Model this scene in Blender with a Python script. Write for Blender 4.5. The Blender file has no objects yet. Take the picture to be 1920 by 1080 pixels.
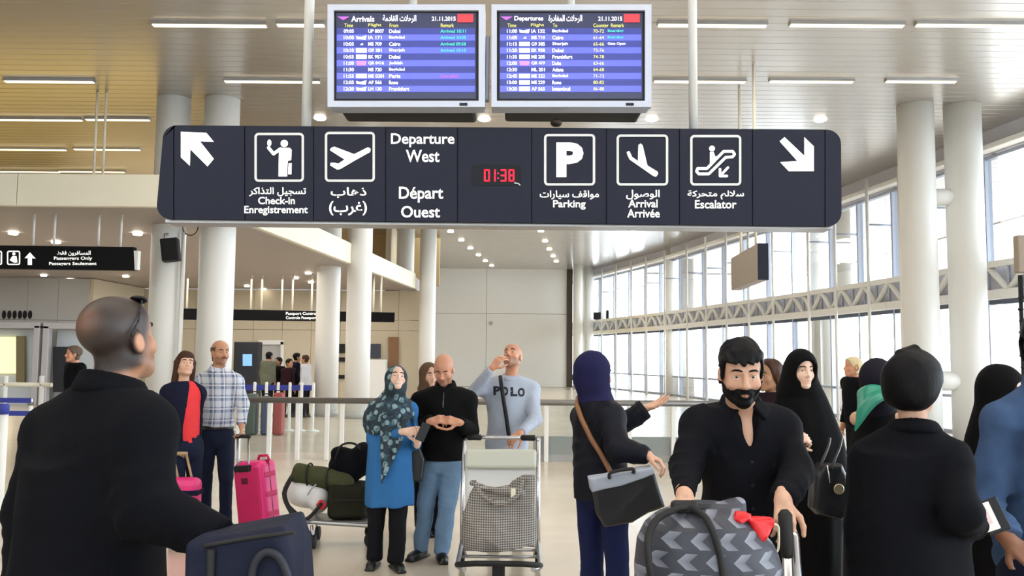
import bpy, bmesh, math, random
import numpy as np
import openvdb
from mathutils import Vector, Matrix
random.seed(7)
S = bpy.context.scene
C = S.collection
R = math.radians
# ---------------------------------------------------------------- camera, sky, exposure
F, EYE = 1650.0, 1.66
cam_data = bpy.data.cameras.new('camera'); cam = bpy.data.objects.new('camera', cam_data); C.objects.link(cam)
cam_data.sensor_width = 36; cam_data.lens = F * 36 / 1920; cam_data.clip_end = 500; cam_data.clip_start = 0.05
CM = Matrix.Rotation(R(90 + 4.505), 4, 'X') @ Matrix.Rotation(R(0.5), 4, 'Z')
cam.matrix_world = Matrix.Translation((0, 0, EYE)) @ CM
S.camera = cam
S.view_settings.view_transform = 'Standard'; S.view_settings.look = 'None'
S.view_settings.gamma = 1; S.view_settings.use_curve_mapping = False
S.view_settings.exposure = 0.22
world = bpy.data.worlds.new('overcast_sky'); S.world = world; world.use_nodes = True
wb = world.node_tree.nodes['Background']
wb.inputs[0].default_value = (0.80, 0.89, 1.0, 1); wb.inputs[1].default_value = 9.5
S.cycles.max_bounces = 7; S.cycles.diffuse_bounces = 4; S.cycles.glossy_bounces = 3; S.cycles.transparent_max_bounces = 10
S.cycles.sample_clamp_indirect = 6

def area(name, loc, size, power, color=(1, 1, 1), rot=(0, 0, 0)):
    d = bpy.data.lights.new(name, 'AREA'); d.shape = 'RECTANGLE'; d.size, d.size_y = size; d.energy = power; d.color = color
    o = bpy.data.objects.new(name, d); C.objects.link(o); o.location = loc; o.rotation_euler = rot
    return o
WARM = (1.0, 0.66, 0.24)
NEUT = (1.0, 0.93, 0.83)
area('mezzanine_uplight', (-13, 21, 4.9), (10, 5), 130, (1, .72, .22), (R(180), 0, 0))
area('mezzanine_uplight', (-11, 32, 4.9), (8, 8), 150, (1, .8, .5), (R(180), 0, 0))
area('ceiling_fill', (-4, 3, 6.55), (9, 5), 260, NEUT)  # added broad fills for overall brightness, apart from the modelled strips and downlights
area('ceiling_fill', (5, 3, 6.55), (9, 5), 220, NEUT)
area('ceiling_fill', (0, 12, 6.55), (10, 4), 260, NEUT)
area('ceiling_fill', (1, 24, 6.55), (8, 6), 260, NEUT)
area('ceiling_fill', (0, 38, 6.55), (8, 8), 330, NEUT)
area('soffit_lamp', (-16, 22, 4.0), (8, 8), 240, (1, .96, .92))
area('soffit_lamp', (-9, 21, 4.0), (7, 8), 260, (1, .94, .86))
area('soffit_lamp', (-8, 28, 4.0), (7, 6), 240, (1, .94, .86))

# ---------------------------------------------------------------- projection helpers
C3 = CM.to_3x3()
def ray(px, py): return C3 @ Vector(((px - 960) / F, -(py - 540) / F, -1))
def at(px, py, Y):
    v = ray(px, py); t = Y / v.y
    return Vector((v.x * t, Y, EYE + v.z * t))
def onz(px, py, z):
    v = ray(px, py); t = (z - EYE) / v.z
    return Vector((v.x * t, v.y * t, z))

# ---------------------------------------------------------------- materials
def lin(c):
    return tuple(((x / 255) / 12.92 if x / 255 <= .04045 else ((x / 255 + .055) / 1.055) ** 2.4) for x in c) + (1,)
class NT:
    def __init__(s, name):
        s.m = bpy.data.materials.new(name); s.m.use_nodes = True
        s.t = s.m.node_tree; s.b = s.t.nodes['Principled BSDF']
    def n(s, typ, **kw):
        nd = s.t.nodes.new('ShaderNode' + typ)
        for k, v in kw.items():
            if k in nd.inputs: nd.inputs[k].default_value = v
            else: setattr(nd, k, v)
        return nd
    def l(s, a, b): s.t.links.new(a, b)
    def math(s, op, a, b=None, c=None):
        nd = s.t.nodes.new('ShaderNodeMath'); nd.operation = op
        for i, x in enumerate((a, b, c)):
            if x is None: continue
            if isinstance(x, (int, float)): nd.inputs[i].default_value = x
            else: s.l(x, nd.inputs[i])
        return nd.outputs[0]
    def mix(s, fac, a, b):
        nd = s.t.nodes.new('ShaderNodeMix'); nd.data_type = 'RGBA'
        if isinstance(fac, (int, float)): nd.inputs[0].default_value = fac
        else: s.l(fac, nd.inputs[0])
        for i, x in ((6, a), (7, b)):
            if isinstance(x, tuple): nd.inputs[i].default_value = x
            else: s.l(x, nd.inputs[i])
        return nd.outputs[2]
MATS = {}
def mat(name, rgb, rough=.6, metal=0, spec=.5, emit=0, var=0, vscale=8, bump=0, bscale=60, ecol=None, sheen=0):
    if name in MATS: return MATS[name]
    k = NT(name); b = k.b
    c = lin(rgb)
    b.inputs['Base Color'].default_value = c
    b.inputs['Roughness'].default_value = rough; b.inputs['Metallic'].default_value = metal
    b.inputs['Specular IOR Level'].default_value = spec
    if sheen: b.inputs['Sheen Weight'].default_value = sheen
    if emit:
        b.inputs['Emission Color'].default_value = lin(ecol or rgb); b.inputs['Emission Strength'].default_value = emit
    if var or bump:
        tc = k.n('TexCoord')
    if var:
        nz = k.n('TexNoise', Scale=vscale, Detail=4.0); k.l(tc.outputs['Object'], nz.inputs['Vector'])
        dk = tuple(x * (1 - var) for x in c[:3]) + (1,); lt = tuple(min(1, x * (1 + var)) for x in c[:3]) + (1,)
        k.l(k.mix(nz.outputs[0], dk, lt), b.inputs['Base Color'])
    if bump:
        nz = k.n('TexNoise', Scale=bscale, Detail=3.0); k.l(tc.outputs['Object'], nz.inputs['Vector'])
        bp = k.n('Bump', Strength=bump, Distance=.01); k.l(nz.outputs[0], bp.inputs['Height']); k.l(bp.outputs[0], b.inputs['Normal'])
    MATS[name] = k.m
    return k.m

# ---------------------------------------------------------------- object helpers
WL = {}
def link(o, parent=None):
    C.objects.link(o)
    if parent is not None: o.parent = parent
def wloc(o): return WL.get(o.name, Vector((0, 0, 0)))
def tag(o, label=None, cat=None, group=None, kind=None):
    for k, v in (('label', label), ('category', cat), ('group', group), ('kind', kind)):
        if v: o[k] = v
    return o
def thing(name, label, cat, loc=(0, 0, 0), group=None, kind=None):
    o = bpy.data.objects.new(name, None); o.empty_display_size = .1; C.objects.link(o); o.location = loc
    WL[o.name] = Vector(loc)
    return tag(o, label, cat, group, kind)
def dup(root, loc, rotz=0, label=None, group=None):
    def cp(o, par):
        c = o.copy(); C.objects.link(c)
        if par is not None: c.parent = par
        for ch in list(o.children): cp(ch, c)
        return c
    r = cp(root, None); r.location = loc; r.rotation_euler = (0, 0, rotz)
    if label: r['label'] = label
    if group: r['group'] = group
    return r
class MB:
    def __init__(s): s.b = bmesh.new()
    def _new(s, fn, M):
        n0 = len(s.b.verts); fn(); s.b.verts.ensure_lookup_table()
        if M is not None:
            for v in s.b.verts[n0:]: v.co = M @ v.co
        return s
    def box(s, c, d, M=None, bev=0, seg=2):
        t = bmesh.new(); bmesh.ops.create_cube(t, size=1)
        for v in t.verts: v.co = Vector((v.co.x * d[0], v.co.y * d[1], v.co.z * d[2]))
        if bev: bmesh.ops.bevel(t, geom=list(t.edges), offset=bev, segments=seg, affect='EDGES', profile=.5)
        for v in t.verts: v.co += Vector(c)
        s.add(t, M); return s
    def add(s, t, M=None):
        mp = {}
        for v in t.verts: mp[v] = s.b.verts.new(M @ v.co if M is not None else v.co)
        for f in t.faces:
            try:
                nf = s.b.faces.new([mp[v] for v in f.verts]); nf.smooth = f.smooth
            except ValueError: pass
        t.free()
    def tube(s, pts, r, n=8, M=None, cap=True):
        pts = [Vector(p) for p in pts]
        rs = r if isinstance(r, (list, tuple)) else [r] * len(pts)
        rings = []; prev = None
        for i, p in enumerate(pts):
            t = (pts[min(i + 1, len(pts) - 1)] - pts[max(i - 1, 0)]).normalized()
            u = prev if prev is not None else (Vector((0, 0, 1)) if abs(t.z) < .9 else Vector((1, 0, 0)))
            u = (u - t * u.dot(t)).normalized(); prev = u; w = t.cross(u)
            rings.append([s.b.verts.new((lambda q: M @ q if M is not None else q)(p + (u * math.cos(2 * math.pi * k / n) + w * math.sin(2 * math.pi * k / n)) * rs[i])) for k in range(n)])
        for a, b in zip(rings, rings[1:]):
            for k in range(n):
                f = s.b.faces.new((a[k], a[(k + 1) % n], b[(k + 1) % n], b[k])); f.smooth = True
        if cap:
            s.b.faces.new(rings[0][::-1]); s.b.faces.new(rings[-1])
        return s
    def prism(s, poly, o, u, w, h, bev=0):
        # poly: 2d points along u,w from o; extruded by vector h
        o, u, w, h = Vector(o), Vector(u), Vector(w), Vector(h)
        a = [s.b.verts.new(o + u * x + w * y) for x, y in poly]
        b = [s.b.verts.new(v.co + h) for v in a]
        s.b.faces.new(a); s.b.faces.new(b[::-1])
        for i in range(len(a)):
            j = (i + 1) % len(a); s.b.faces.new((a[j], a[i], b[i], b[j]))
        return s
    def lathe(s, prof, c=(0, 0, 0), n=24, M=None, smooth=True):
        rings = []
        for r, z in prof:
            rings.append([s.b.verts.new((lambda q: M @ q if M is not None else q)(Vector((c[0] + r * math.cos(2 * math.pi * k / n), c[1] + r * math.sin(2 * math.pi * k / n), c[2] + z)))) for k in range(n)])
        for a, b in zip(rings, rings[1:]):
            for k in range(n):
                f = s.b.faces.new((a[k], a[(k + 1) % n], b[(k + 1) % n], b[k])); f.smooth = smooth
        s.b.faces.new(rings[0][::-1]); s.b.faces.new(rings[-1])
        return s
    def quad(s, *p):
        s.b.faces.new([s.b.verts.new(Vector(x)) for x in p]); return s
    def pix(s, poly, Y, depth=.004):
        # polygon traced on a plane Y=const, extruded away from viewer
        P = [at(x, y, Y) for x, y in poly]
        a = [s.b.verts.new(p) for p in P]; b = [s.b.verts.new(p + Vector((0, depth, 0))) for p in P]
        f = s.b.faces.new(a)
        s.b.faces.new(b[::-1])
        for i in range(len(a)):
            j = (i + 1) % len(a); s.b.faces.new((a[j], a[i], b[i], b[j]))
        return s
    def build(s, name, m, parent=None, smooth=None):
        me = bpy.data.meshes.new(name)
        bmesh.ops.recalc_face_normals(s.b, faces=list(s.b.faces))
        off = wloc(parent) if parent is not None else Vector((0, 0, 0))
        if off.length: bmesh.ops.translate(s.b, verts=list(s.b.verts), vec=-off)
        if smooth is not None:
            for f in s.b.faces: f.smooth = smooth
        s.b.to_mesh(me); s.b.free(); me.materials.append(m)
        o = bpy.data.objects.new(name, me); link(o, parent)
        if parent is not None: WL[o.name] = off
        return o
def mesh_obj(name, v, f, m, parent=None, smooth=False):
    me = bpy.data.meshes.new(name); me.from_pydata([tuple(x) for x in v], [], f); me.materials.append(m)
    if smooth:
        me.polygons.foreach_set('use_smooth', [True] * len(me.polygons))
    o = bpy.data.objects.new(name, me); link(o, parent)
    if parent is not None: WL[o.name] = wloc(parent)
    return o
def inst(name, me, loc, parent=None, rot=None):
    o = bpy.data.objects.new(name, me); link(o, parent); o.location = loc
    if rot: o.rotation_euler = rot
    return o
# ---------------------------------------------------------------- lettering (default face only)
_tc = bpy.data.curves.new('lettering', 'FONT'); _to = bpy.data.objects.new('lettering', _tc); C.objects.link(_to)
AR = {'ا': (0xFE8D, 2), 'ب': (0xFE8F, 4), 'ة': (0xFE93, 2), 'ت': (0xFE95, 4), 'ج': (0xFE9D, 4), 'ح': (0xFEA1, 4), 'د': (0xFEA9, 2), 'ذ': (0xFEAB, 2),
      'ر': (0xFEAD, 2), 'س': (0xFEB1, 4), 'ص': (0xFEB9, 4), 'غ': (0xFECD, 4), 'ف': (0xFED1, 4), 'ق': (0xFED5, 4), 'ك': (0xFED9, 4), 'ل': (0xFEDD, 4),
      'م': (0xFEE1, 4), 'ن': (0xFEE5, 4), 'ه': (0xFEE9, 4), 'و': (0xFEED, 2), 'ي': (0xFEF1, 4), 'ط': (0xFEC1, 4), 'ش': (0xFEB5, 4)}
def arabic(s):
    s = s.replace('لا', '\uFEFB'); out = []
    for i, ch in enumerate(s):
        if ch == '\uFEFB':
            pj = i > 0 and s[i - 1] in AR and AR[s[i - 1]][1] == 4
            out.append(chr(0xFEFC if pj else 0xFEFB)); continue
        if ch not in AR: out.append({'(': ')', ')': '('}.get(ch, ch)); continue
        base, nf = AR[ch]
        pj = i > 0 and s[i - 1] in AR and AR[s[i - 1]][1] == 4
        nj = i + 1 < len(s) and (s[i + 1] in AR or s[i + 1] == '\uFEFB') and nf == 4
        out.append(chr(base + (3 if pj and nj else 1 if pj else 2 if nj else 0)))
    return ''.join(out[::-1])
def letters(text, bold=.02):
    _tc.body = text; _tc.offset = bold; _tc.resolution_u = 3
    dg = bpy.context.evaluated_depsgraph_get(); dg.update()
    me = bpy.data.meshes.new_from_object(_to.evaluated_get(dg))
    n = len(me.vertices); co = np.empty(n * 3); me.vertices.foreach_get('co', co); co = co.reshape(-1, 3)
    fs = [tuple(p.vertices) for p in me.polygons]
    bpy.data.meshes.remove(me)
    return co, fs
class Print:
    """flat lettering and marks on a plane Y = const, collected in one mesh"""
    def __init__(s, Y): s.Y = Y; s.v = []; s.f = []
    def text(s, t, x0, y0, x1, y1, bold=.02):
        co, fs = letters(t, bold)
        if len(co) == 0: return s
        lo, hi = co.min(0), co.max(0); n = len(s.v)
        for c in co:
            u = (c[0] - lo[0]) / max(1e-6, hi[0] - lo[0]); w = (c[1] - lo[1]) / max(1e-6, hi[1] - lo[1])
            s.v.append(at(x0 + u * (x1 - x0), y1 + w * (y0 - y1), s.Y))
        s.f += [tuple(i + n for i in f) for f in fs]
        return s
    def poly(s, pts):
        n = len(s.v); s.v += [at(x, y, s.Y) for x, y in pts]; s.f.append(tuple(range(n, n + len(pts)))); return s
    def rect(s, x0, y0, x1, y1): return s.poly([(x0, y1), (x1, y1), (x1, y0), (x0, y0)])
    def build(s, name, m, parent):
        off = wloc(parent); return mesh_obj(name, [p - off for p in s.v], s.f, m, parent)
# ================================================================ SETTING
ZC = 6.68
M_floor = NT('polished_stone_floor'); k = M_floor
tc = k.n('TexCoord'); nz = k.n('TexNoise', Scale=1.4, Detail=6.0); k.l(tc.outputs['Object'], nz.inputs['Vector'])
br = k.n('TexBrick', Scale=1.0); br.offset = 0; br.inputs['Brick Width'].default_value = 1.2; br.inputs['Row Height'].default_value = 1.2
br.inputs['Mortar Size'].default_value = .004; br.inputs['Color1'].default_value = (1, 1, 1, 1); br.inputs['Color2'].default_value = (.95, .95, .95, 1); br.inputs['Mortar'].default_value = (.86, .86, .86, 1)
k.l(tc.outputs['Object'], br.inputs['Vector'])
base = k.mix(nz.outputs[0], lin((190, 177, 157)), lin((212, 201, 184)))
mm = k.t.nodes.new('ShaderNodeMix'); mm.data_type = 'RGBA'; mm.blend_type = 'MULTIPLY'; mm.inputs[0].default_value = 1
k.l(base, mm.inputs[6]); k.l(br.outputs[0], mm.inputs[7]); k.l(mm.outputs[2], k.b.inputs['Base Color'])
k.b.inputs['Roughness'].default_value = .22; k.b.inputs['Specular IOR Level'].default_value = .5
M_floor = k.m
m_ceil = mat('satin_ceiling_metal', (196, 191, 185), .26, .55, .5, var=.04, vscale=2)
m_ceilb = mat('ceiling_backing', (110, 105, 100), .8)
m_white = mat('white_paint', (228, 227, 222), .55, 0, .4, var=.02, vscale=3)
m_col = mat('white_column_paint', (226, 225, 220), .42, 0, .5, var=.02, vscale=2)
m_cream = mat('cream_fascia_panel', (232, 226, 205), .5, var=.02)
m_grey = mat('grey_wall_panel', (176, 175, 172), .55, var=.03)
m_beige = mat('beige_wall_panel', (196, 184, 160), .6, var=.03)
m_tan = mat('tan_upper_wall', (170, 150, 110), .6, var=.03)
m_soff = mat('taupe_soffit', (160, 151, 145), .5, var=.05, vscale=1)
m_dark = mat('dark_bronze_strip', (58, 48, 36), .6)
m_steel = mat('brushed_steel', (170, 170, 172), .35, .85)
m_alu = mat('grey_aluminium', (168, 174, 188), .45, .3)
m_lilac = mat('lilac_grey_bulkhead', (206, 206, 216), .5)
m_black = mat('black_gloss', (10, 10, 11), .35, spec=.3)
m_blackm = mat('black_matte', (12, 12, 13), .75)
m_lamp = mat('lamp_glow', (255, 246, 225), .5, emit=14)
m_strip = mat('strip_lamp_glow', (255, 240, 205), .5, emit=1.6)
kk = NT('clear_glass'); kk.t.nodes.remove(kk.b)
gt = kk.n('BsdfTransparent'); gt.inputs[0].default_value = (.94, .97, .97, 1); gg = kk.n('BsdfGlossy', Roughness=.02); fr = kk.n('Fresnel', IOR=1.35)
mx = kk.n('MixShader'); kk.l(kk.math('MULTIPLY', fr.outputs[0], .8), mx.inputs[0]); kk.l(gt.outputs[0], mx.inputs[1]); kk.l(gg.outputs[0], mx.inputs[2])
kk.l(mx.outputs[0], kk.t.nodes['Material Output'].inputs[0]); m_glass = kk.m

def struct(mb, name, m, parent=None): 
    o = mb.build(name, m, parent)
    if parent is None: o['kind'] = 'structure'
    return o
def sthing(name):
    return thing(name, None, None, kind='structure')
fl = struct(MB().box((-4, 22, -.1), (60, 64, .2)), 'floor', M_floor)
# main ceiling: linear metal slats below a backing plate
ce = struct(MB().box((-4, 23, ZC + .12), (44, 60, .1)), 'ceiling', m_ceilb)
sl = MB().box((0, 0, 0), (43, .267, .05), bev=.006, seg=1); me_sl = sl.build('slat', m_ceil, ce)
PITCH = .275
me_sl.location = (-4, -6, ZC + .026)
for i in range(1, 209):
    inst('slat', me_sl.data, (-4, -6 + i * PITCH, ZC + .026), ce)
# ---- columns (pairs)
def column(px, Y, w, label, zt=ZC):
    # px,w: centre and width in the photograph at about eye height
    p = at(px, 660, Y); r = w / 2 / F * Y
    t = thing('column', label, 'column', (p.x, Y, 0), kind='structure')
    MB().lathe([(r, .0), (r, 2.2), (r, 4.4), (r, zt)], (p.x, Y, 0), 40).build('shaft', m_col, t)
    MB().lathe([(r + .012, .0), (r + .012, .16), (r + .002, .165)], (p.x, Y, 0), 40).build('base_ring', m_grey, t)
    return p, r
column(308, 17.0, 62, 'white round column with black loudspeaker, left one of the near left pair')
column(401, 17.0, 65, 'white round column right of the one with the loudspeaker')
cR1 = column(1728, 17.0, 66, 'thick white round column behind woman with hair bun, left of its pair')
cR2 = column(1818, 17.0, 66, 'thick white round column nearest the right edge of the hall')
column(613, 24.6, 44, 'white column half under the mezzanine, left of the middle pair')
column(671, 23.8, 46, 'white column in front of slanting fascia, right of the middle pair')
column(757, 33.5, 33, 'slim white column half under far mezzanine end, left of its pair')
column(800, 32.4, 31, 'slim white column in front of far fascia end beside pale back wall')
column(1541, 29.0, 36, 'white column against the windows behind chador woman, left of pair')
column(1582, 29.4, 32, 'white column against the windows near blond man, right of pair')
column(1259, 40.0, 24, 'distant white column at the window truss joint, left of pair')
column(1290, 40.5, 22, 'distant white column at the window truss joint, right of pair')
column(1083, 47.5, 18, 'farthest thin white column beside dark wall strip')
column(1104, 48.5, 17, 'farthest thin white column right of the dark wall strip pair')
pm, rm = cR1; pn, rn = cR2
for zc, nm in ((4.85, 'upper'), (1.28, 'lower')):
    tag(MB().tube([(pm.x, 17, zc), (pn.x, 17, zc)], .17 if nm == 'upper' else .19, 20).build('tie_collar', m_col),
        f'{nm} short horizontal tube joining the two thick white columns', 'tie tube', kind='structure')
# ---- curved glass facade on the right
ZT = 3.38
fp = [onz(x, y, ZT) for x, y in ((1078, 618), (1245, 603), (1525, 572), (1690, 551), (1880, 527))]
d = (fp[-1] - fp[-2]).normalized()
fp = fp + [fp[-1] + d * 9, fp[-1] + d * 17 + Vector((1, 0, 0)), fp[-1] + d * 27 + Vector((2, 0, 0))]
for p in fp: p.z = 0
ZH = 6.12
mull_px = [[1125, 1153, 1181, 1211, 1240], [1277, 1321, 1359, 1399, 1443, 1491], [1563, 1617, 1683], [1748, 1805, 1862], [], [], []]
def on_seg(px, a, b):
    v = ray(px, 650); v = Vector((v.x, v.y, 0)); e = b - a
    den = v.x * e.y - v.y * e.x; s_ = (a.x * v.y - a.y * v.x) / den
    return max(.02, min(.98, s_))
for i, (a, b) in enumerate(zip(fp, fp[1:])):
    e = b - a; L = e.length; u = e / L; nrm = Vector((-u.y, u.x, 0))
    if nrm.x > 0: nrm = -nrm          # into the hall
    w = sthing(f'window_{i+1}')
    ss = [on_seg(px, a, b) for px in mull_px[i]] or [k / 4 for k in range(1, 4)]
    cuts = [0.0] + ss + [1.0]
    Mx = Matrix.Translation(a) @ Matrix(((u.x, -u.y, 0, 0), (u.y, u.x, 0, 0), (0, 0, 1, 0), (0, 0, 0, 1)))
    for s_ in ss:
        MB().box((s_ * L, 0, (ZH + .0) / 2), (.07, .16, ZH), Mx).build('mullion', m_alu, w)
        q = a + u * (s_ * L) + nrm * .75
        MB().tube([(q.x, q.y, 0), (q.x, q.y, ZH + .3)], .045, 8).build('stanchion', m_white, w)
        MB().tube([(q.x, q.y, 5.2), tuple((a + u * (s_ * L)) + Vector((0, 0, 5.2)))], .025, 6).build('bracket', m_alu, w)
    for c0, c1 in zip(cuts, cuts[1:]):
        for z0, z1 in ((.05, .85), (.85, ZT - .42), (ZT - .42, ZH)):
            P0 = a + u * (c0 * L); P1 = a + u * (c1 * L)
            MB().quad(P0 + Vector((0, 0, z0)), P1 + Vector((0, 0, z0)), P1 + Vector((0, 0, z1)), P0 + Vector((0, 0, z1))).build('pane', m_glass, w)
    for z, h in ((.86, .07), (ZT - .43, .12), (ZH, .1), (.04, .08)):
        MB().box((L / 2, 0, z), (L, .14, h), Mx).build('transom', m_alu if z != ZT - .43 else mat('dark_transom', (74, 80, 92), .5), w)
    bh = MB().box((L / 2, 0, (ZH + ZC + .3) / 2 + .02), (L + .1, .3, ZC + .3 - ZH), Mx); struct(bh, f'trim_{i+1}', m_lilac)
    Nx = Mx @ Matrix.Translation((0, (1 if (Mx.to_3x3() @ Vector((0, 1, 0))).dot(nrm) > 0 else -1) * .32, 0))
    rail = MB().box((L / 2, 0, ZH + .1), (L, .28, .12), Nx, bev=.02); rail.build('light_ledge', m_white, w)
    # truss beam
    t = sthing(f'trim_{i+10}')
    top, bot = ZT + .33, ZT - .33
    MB().box((L / 2, 0, top), (L, .16, .14), Nx, bev=.02).build('top_chord', m_cream if i < 1 else m_white, t)
    MB().box((L / 2, 0, bot + .02), (L, .2, .2), Nx, bev=.02).build('bottom_chord', m_cream if i < 1 else m_white, t)
    MB().box((L / 2, -.2 if (Mx.to_3x3() @ Vector((0, 1, 0))).dot(nrm) > 0 else .2, ZT), (L, .05, .66), Nx).build('back_panel', m_lilac, t)
    nb = max(3, int(L / .62)); st = L / nb
    for k_ in range(nb):
        x0, x1 = k_ * st, (k_ + 1) * st
        z0, z1 = (bot + .08, top - .03) if k_ % 2 else (top - .03, bot + .08)
        MB().tube([(x0, 0, z0), (x1, 0, z1)], .075, 6, Nx).build('web_bar', m_white, t)
        MB().box((x1, 0, ZT + .02), (.05, .05, .56), Nx).build('web_post', m_alu, t)
a_, b_ = fp[0], fp[1]; u_ = (b_ - a_).normalized()
for px, w_, h_, nm in ((1129, .62, .42, 'wide'), (1148, .14, .45, 'narrow')):
    q = a_ + u_ * (on_seg(px, a_, b_) * (b_ - a_).length) + Vector((-.28, -.15, 0)); t = thing('equipment_box', f'{nm} dark equipment box standing on the far end of the window truss', 'box', (q.x, q.y, ZT + .40))
    MB().box((q.x, q.y, ZT + .40 + h_ / 2), (w_, .18, h_), bev=.02).build('housing', m_blackm, t); MB().box((q.x, q.y - .095, ZT + .40 + h_ / 2), (w_ * .7, .02, h_ * .6), bev=.005).build('front_plate', m_black, t)
# ---- mezzanine fascia and soffit
ZS, ZF = 4.13, 4.68
fa = at(-60, 400, 14.7); corner = at(381, 400, 14.7); e1 = at(430, 430, 17.6); end = at(777, 541, 32.6)
A = Vector((-24, 14.7, 0)); B = Vector((corner.x, 14.7, 0)); E_ = Vector((onz(776, 541, ZS).x, onz(776, 541, ZS).y, 0))
def fascia(name, a, b, n):
    t = sthing(name); u = (b - a); L = u.length; u /= L; M4 = Matrix.Translation(a) @ Matrix(((u.x, -u.y, 0, 0), (u.y, u.x, 0, 0), (0, 0, 1, 0), (0, 0, 0, 1)))
    for i in range(n):
        MB().box(((i + .5) * L / n, 0, (ZS + ZF) / 2), (L / n - .012, .12, ZF - ZS), M4, bev=.008, seg=1).build('panel', m_cream, t)
    MB().box((L / 2, .1, (ZS + ZF) / 2), (L, .1, ZF - ZS - .02), M4).build('backing', m_grey, t)
fascia('trim_20', A, B, 6); fascia('trim_21', B, E_, 6)
sf = MB(); poly = [(A.x, A.y), (B.x, B.y), (E_.x, E_.y), (E_.x, 36), (-24, 36)]
sf.prism(poly, (0, .05, ZS + .02), (1, 0, 0), (0, 1, 0), (0, 0, .45)); struct(sf, 'ceiling', m_soff)
# ---- walls
def paneled(name, m, a, b, zs, n, th=.1, gap=.012):
    t = sthing(name); a, b = Vector(a), Vector(b); u = b - a; L = u.length; u /= L
    M4 = Matrix.Translation(a) @ Matrix(((u.x, -u.y, 0, 0), (u.y, u.x, 0, 0), (0, 0, 1, 0), (0, 0, 0, 1)))
    cols = n if isinstance(n, list) else [i / n for i in range(n + 1)]
    for c0, c1 in zip(cols, cols[1:]):
        for z0, z1 in zip(zs, zs[1:]):
            MB().box(((c0 + c1) / 2 * L, 0, (z0 + z1) / 2), ((c1 - c0) * L - gap, th, z1 - z0 - gap), M4).build('panel', m, t)
    MB().box((L / 2, .12, (zs[0] + zs[-1]) / 2), (L, .1, zs[-1] - zs[0]), M4).build('backing', m_dark, t)
    return t
YW = 50.0
xa, xb = at(806, 600, YW).x, at(1064, 600, YW).x
zj = at(912, 588, YW).z
paneled('wall_back', m_white, (xa, YW, 0), (xb, YW, 0), [0, zj, ZC + .1], [0, (at(912, 588, YW).x - xa) / (xb - xa), 1], gap=.02)
struct(MB().box(((xb + .12), YW, 3.35), (.34, .3, 6.7)), 'trim_30', m_dark)
struct(MB().box((at(1093, 600, YW).x, YW + .3, 3.35), (1.0, .2, 6.7)), 'wall_far_corner', m_cream)
tag(MB().box(at(921, 606, YW - .12), (.18, .12, .2), bev=.03).build('wall_camera', m_grey), 'tiny grey camera box on the pale back wall', 'camera')
yl = 29.0
paneled('wall_left', m_grey, (-24, yl, 0), (at(166, 600, yl).x, yl, 0), [0, 2.55, 2.75, ZS], 10)
struct(MB().box((at(166, 600, yl).x + .06, 31, ZS / 2), (.12, 4, ZS)), 'wall_return', m_beige)
paneled('wall_under_mezzanine', m_beige, (at(150, 600, 33.2).x, 33.2, 0), (at(812, 600, 33.2).x - .2, 33.2, 0), [0, 2.62, 3.02, ZS], 12)
struct(MB().box((xa - .1, 42, ZC / 2), (.2, 17, ZC)), 'wall_side', m_beige)
struct(MB().box((-15, 36.2, (ZF + ZC) / 2), (24, .2, ZC - ZF + .2)), 'wall_upper', m_tan)
struct(MB().box((-15, 25.5, ZF + .0), (18.0, 21, .06)), 'floor_mezzanine', m_beige)
struct(MB().box((-26, 22, 3.4), (.2, 64, 6.9)), 'wall_outer_left', m_beige)
struct(MB().box((-4, -9, 3.4), (46, .2, 6.9)), 'wall_near', m_white)  # unseen wall behind the camera, added to cut sky light from the front
# ---- strip lights in the ceiling
rows = [(13.25, [(285, 500), (518, 610), (1232, 1440), (1480, 1698), (1716, 1960)], 44), (15.93, [(8, 175), (420, 600), (1225, 1400), (1442, 1602), (1660, 1795)], 150),
        (18.5, [(-30, 152), (160, 280)], 222), (21.1, [(-30, 122), (138, 262)], 278), (24.3, [(-20, 110), (110, 232)], 320)]
SEG_ = {(0, 0): 'left of the left screen pole', (0, 1): 'half behind the arrivals screen', (0, 2): 'just right of the departures screen', (0, 3): 'above the white down arrow', (0, 4): 'at the right edge', (1, 0): 'at the left edge', (1, 1): 'crossing the left sign pole', (1, 2): 'crossing the right sign pole', (1, 3): 'between sign pole and thick columns', (1, 4): 'in front of thick right columns', (2, 0): 'at the left edge', (2, 1): 'crossing the thin rods', (3, 0): 'at the left edge', (3, 1): 'crossing the thin rods', (4, 0): 'at the left edge over the fascia', (4, 1): 'close above the fascia by the rods'}
names = ['nearest row', 'second row', 'third row', 'fourth row', 'fifth row']
for ri, (Y, segs, py) in enumerate(rows):
    for si, (x0, x1) in enumerate(segs):
        a, b = onz(x0, py, ZC - .02), onz(x1, py, ZC - .02)
        c = (a + b) / 2
        side = 'left of the flight screens' if c.x < 0 else 'right of the flight screens'
        t = thing('strip_light', f'long warm ceiling strip lamp, {names[ri]}, {SEG_[(ri, si)]}', 'ceiling light', (c.x, a.y, ZC - .03), group='ceiling strip lamps')
        MB().box((c.x, a.y, ZC - .02), (abs(b.x - a.x), .12, .05)).build('housing', m_steel, t)
        MB().box((c.x, a.y, ZC - .05), (abs(b.x - a.x) - .04, .09, .02)).build('diffuser', m_strip, t)
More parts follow.
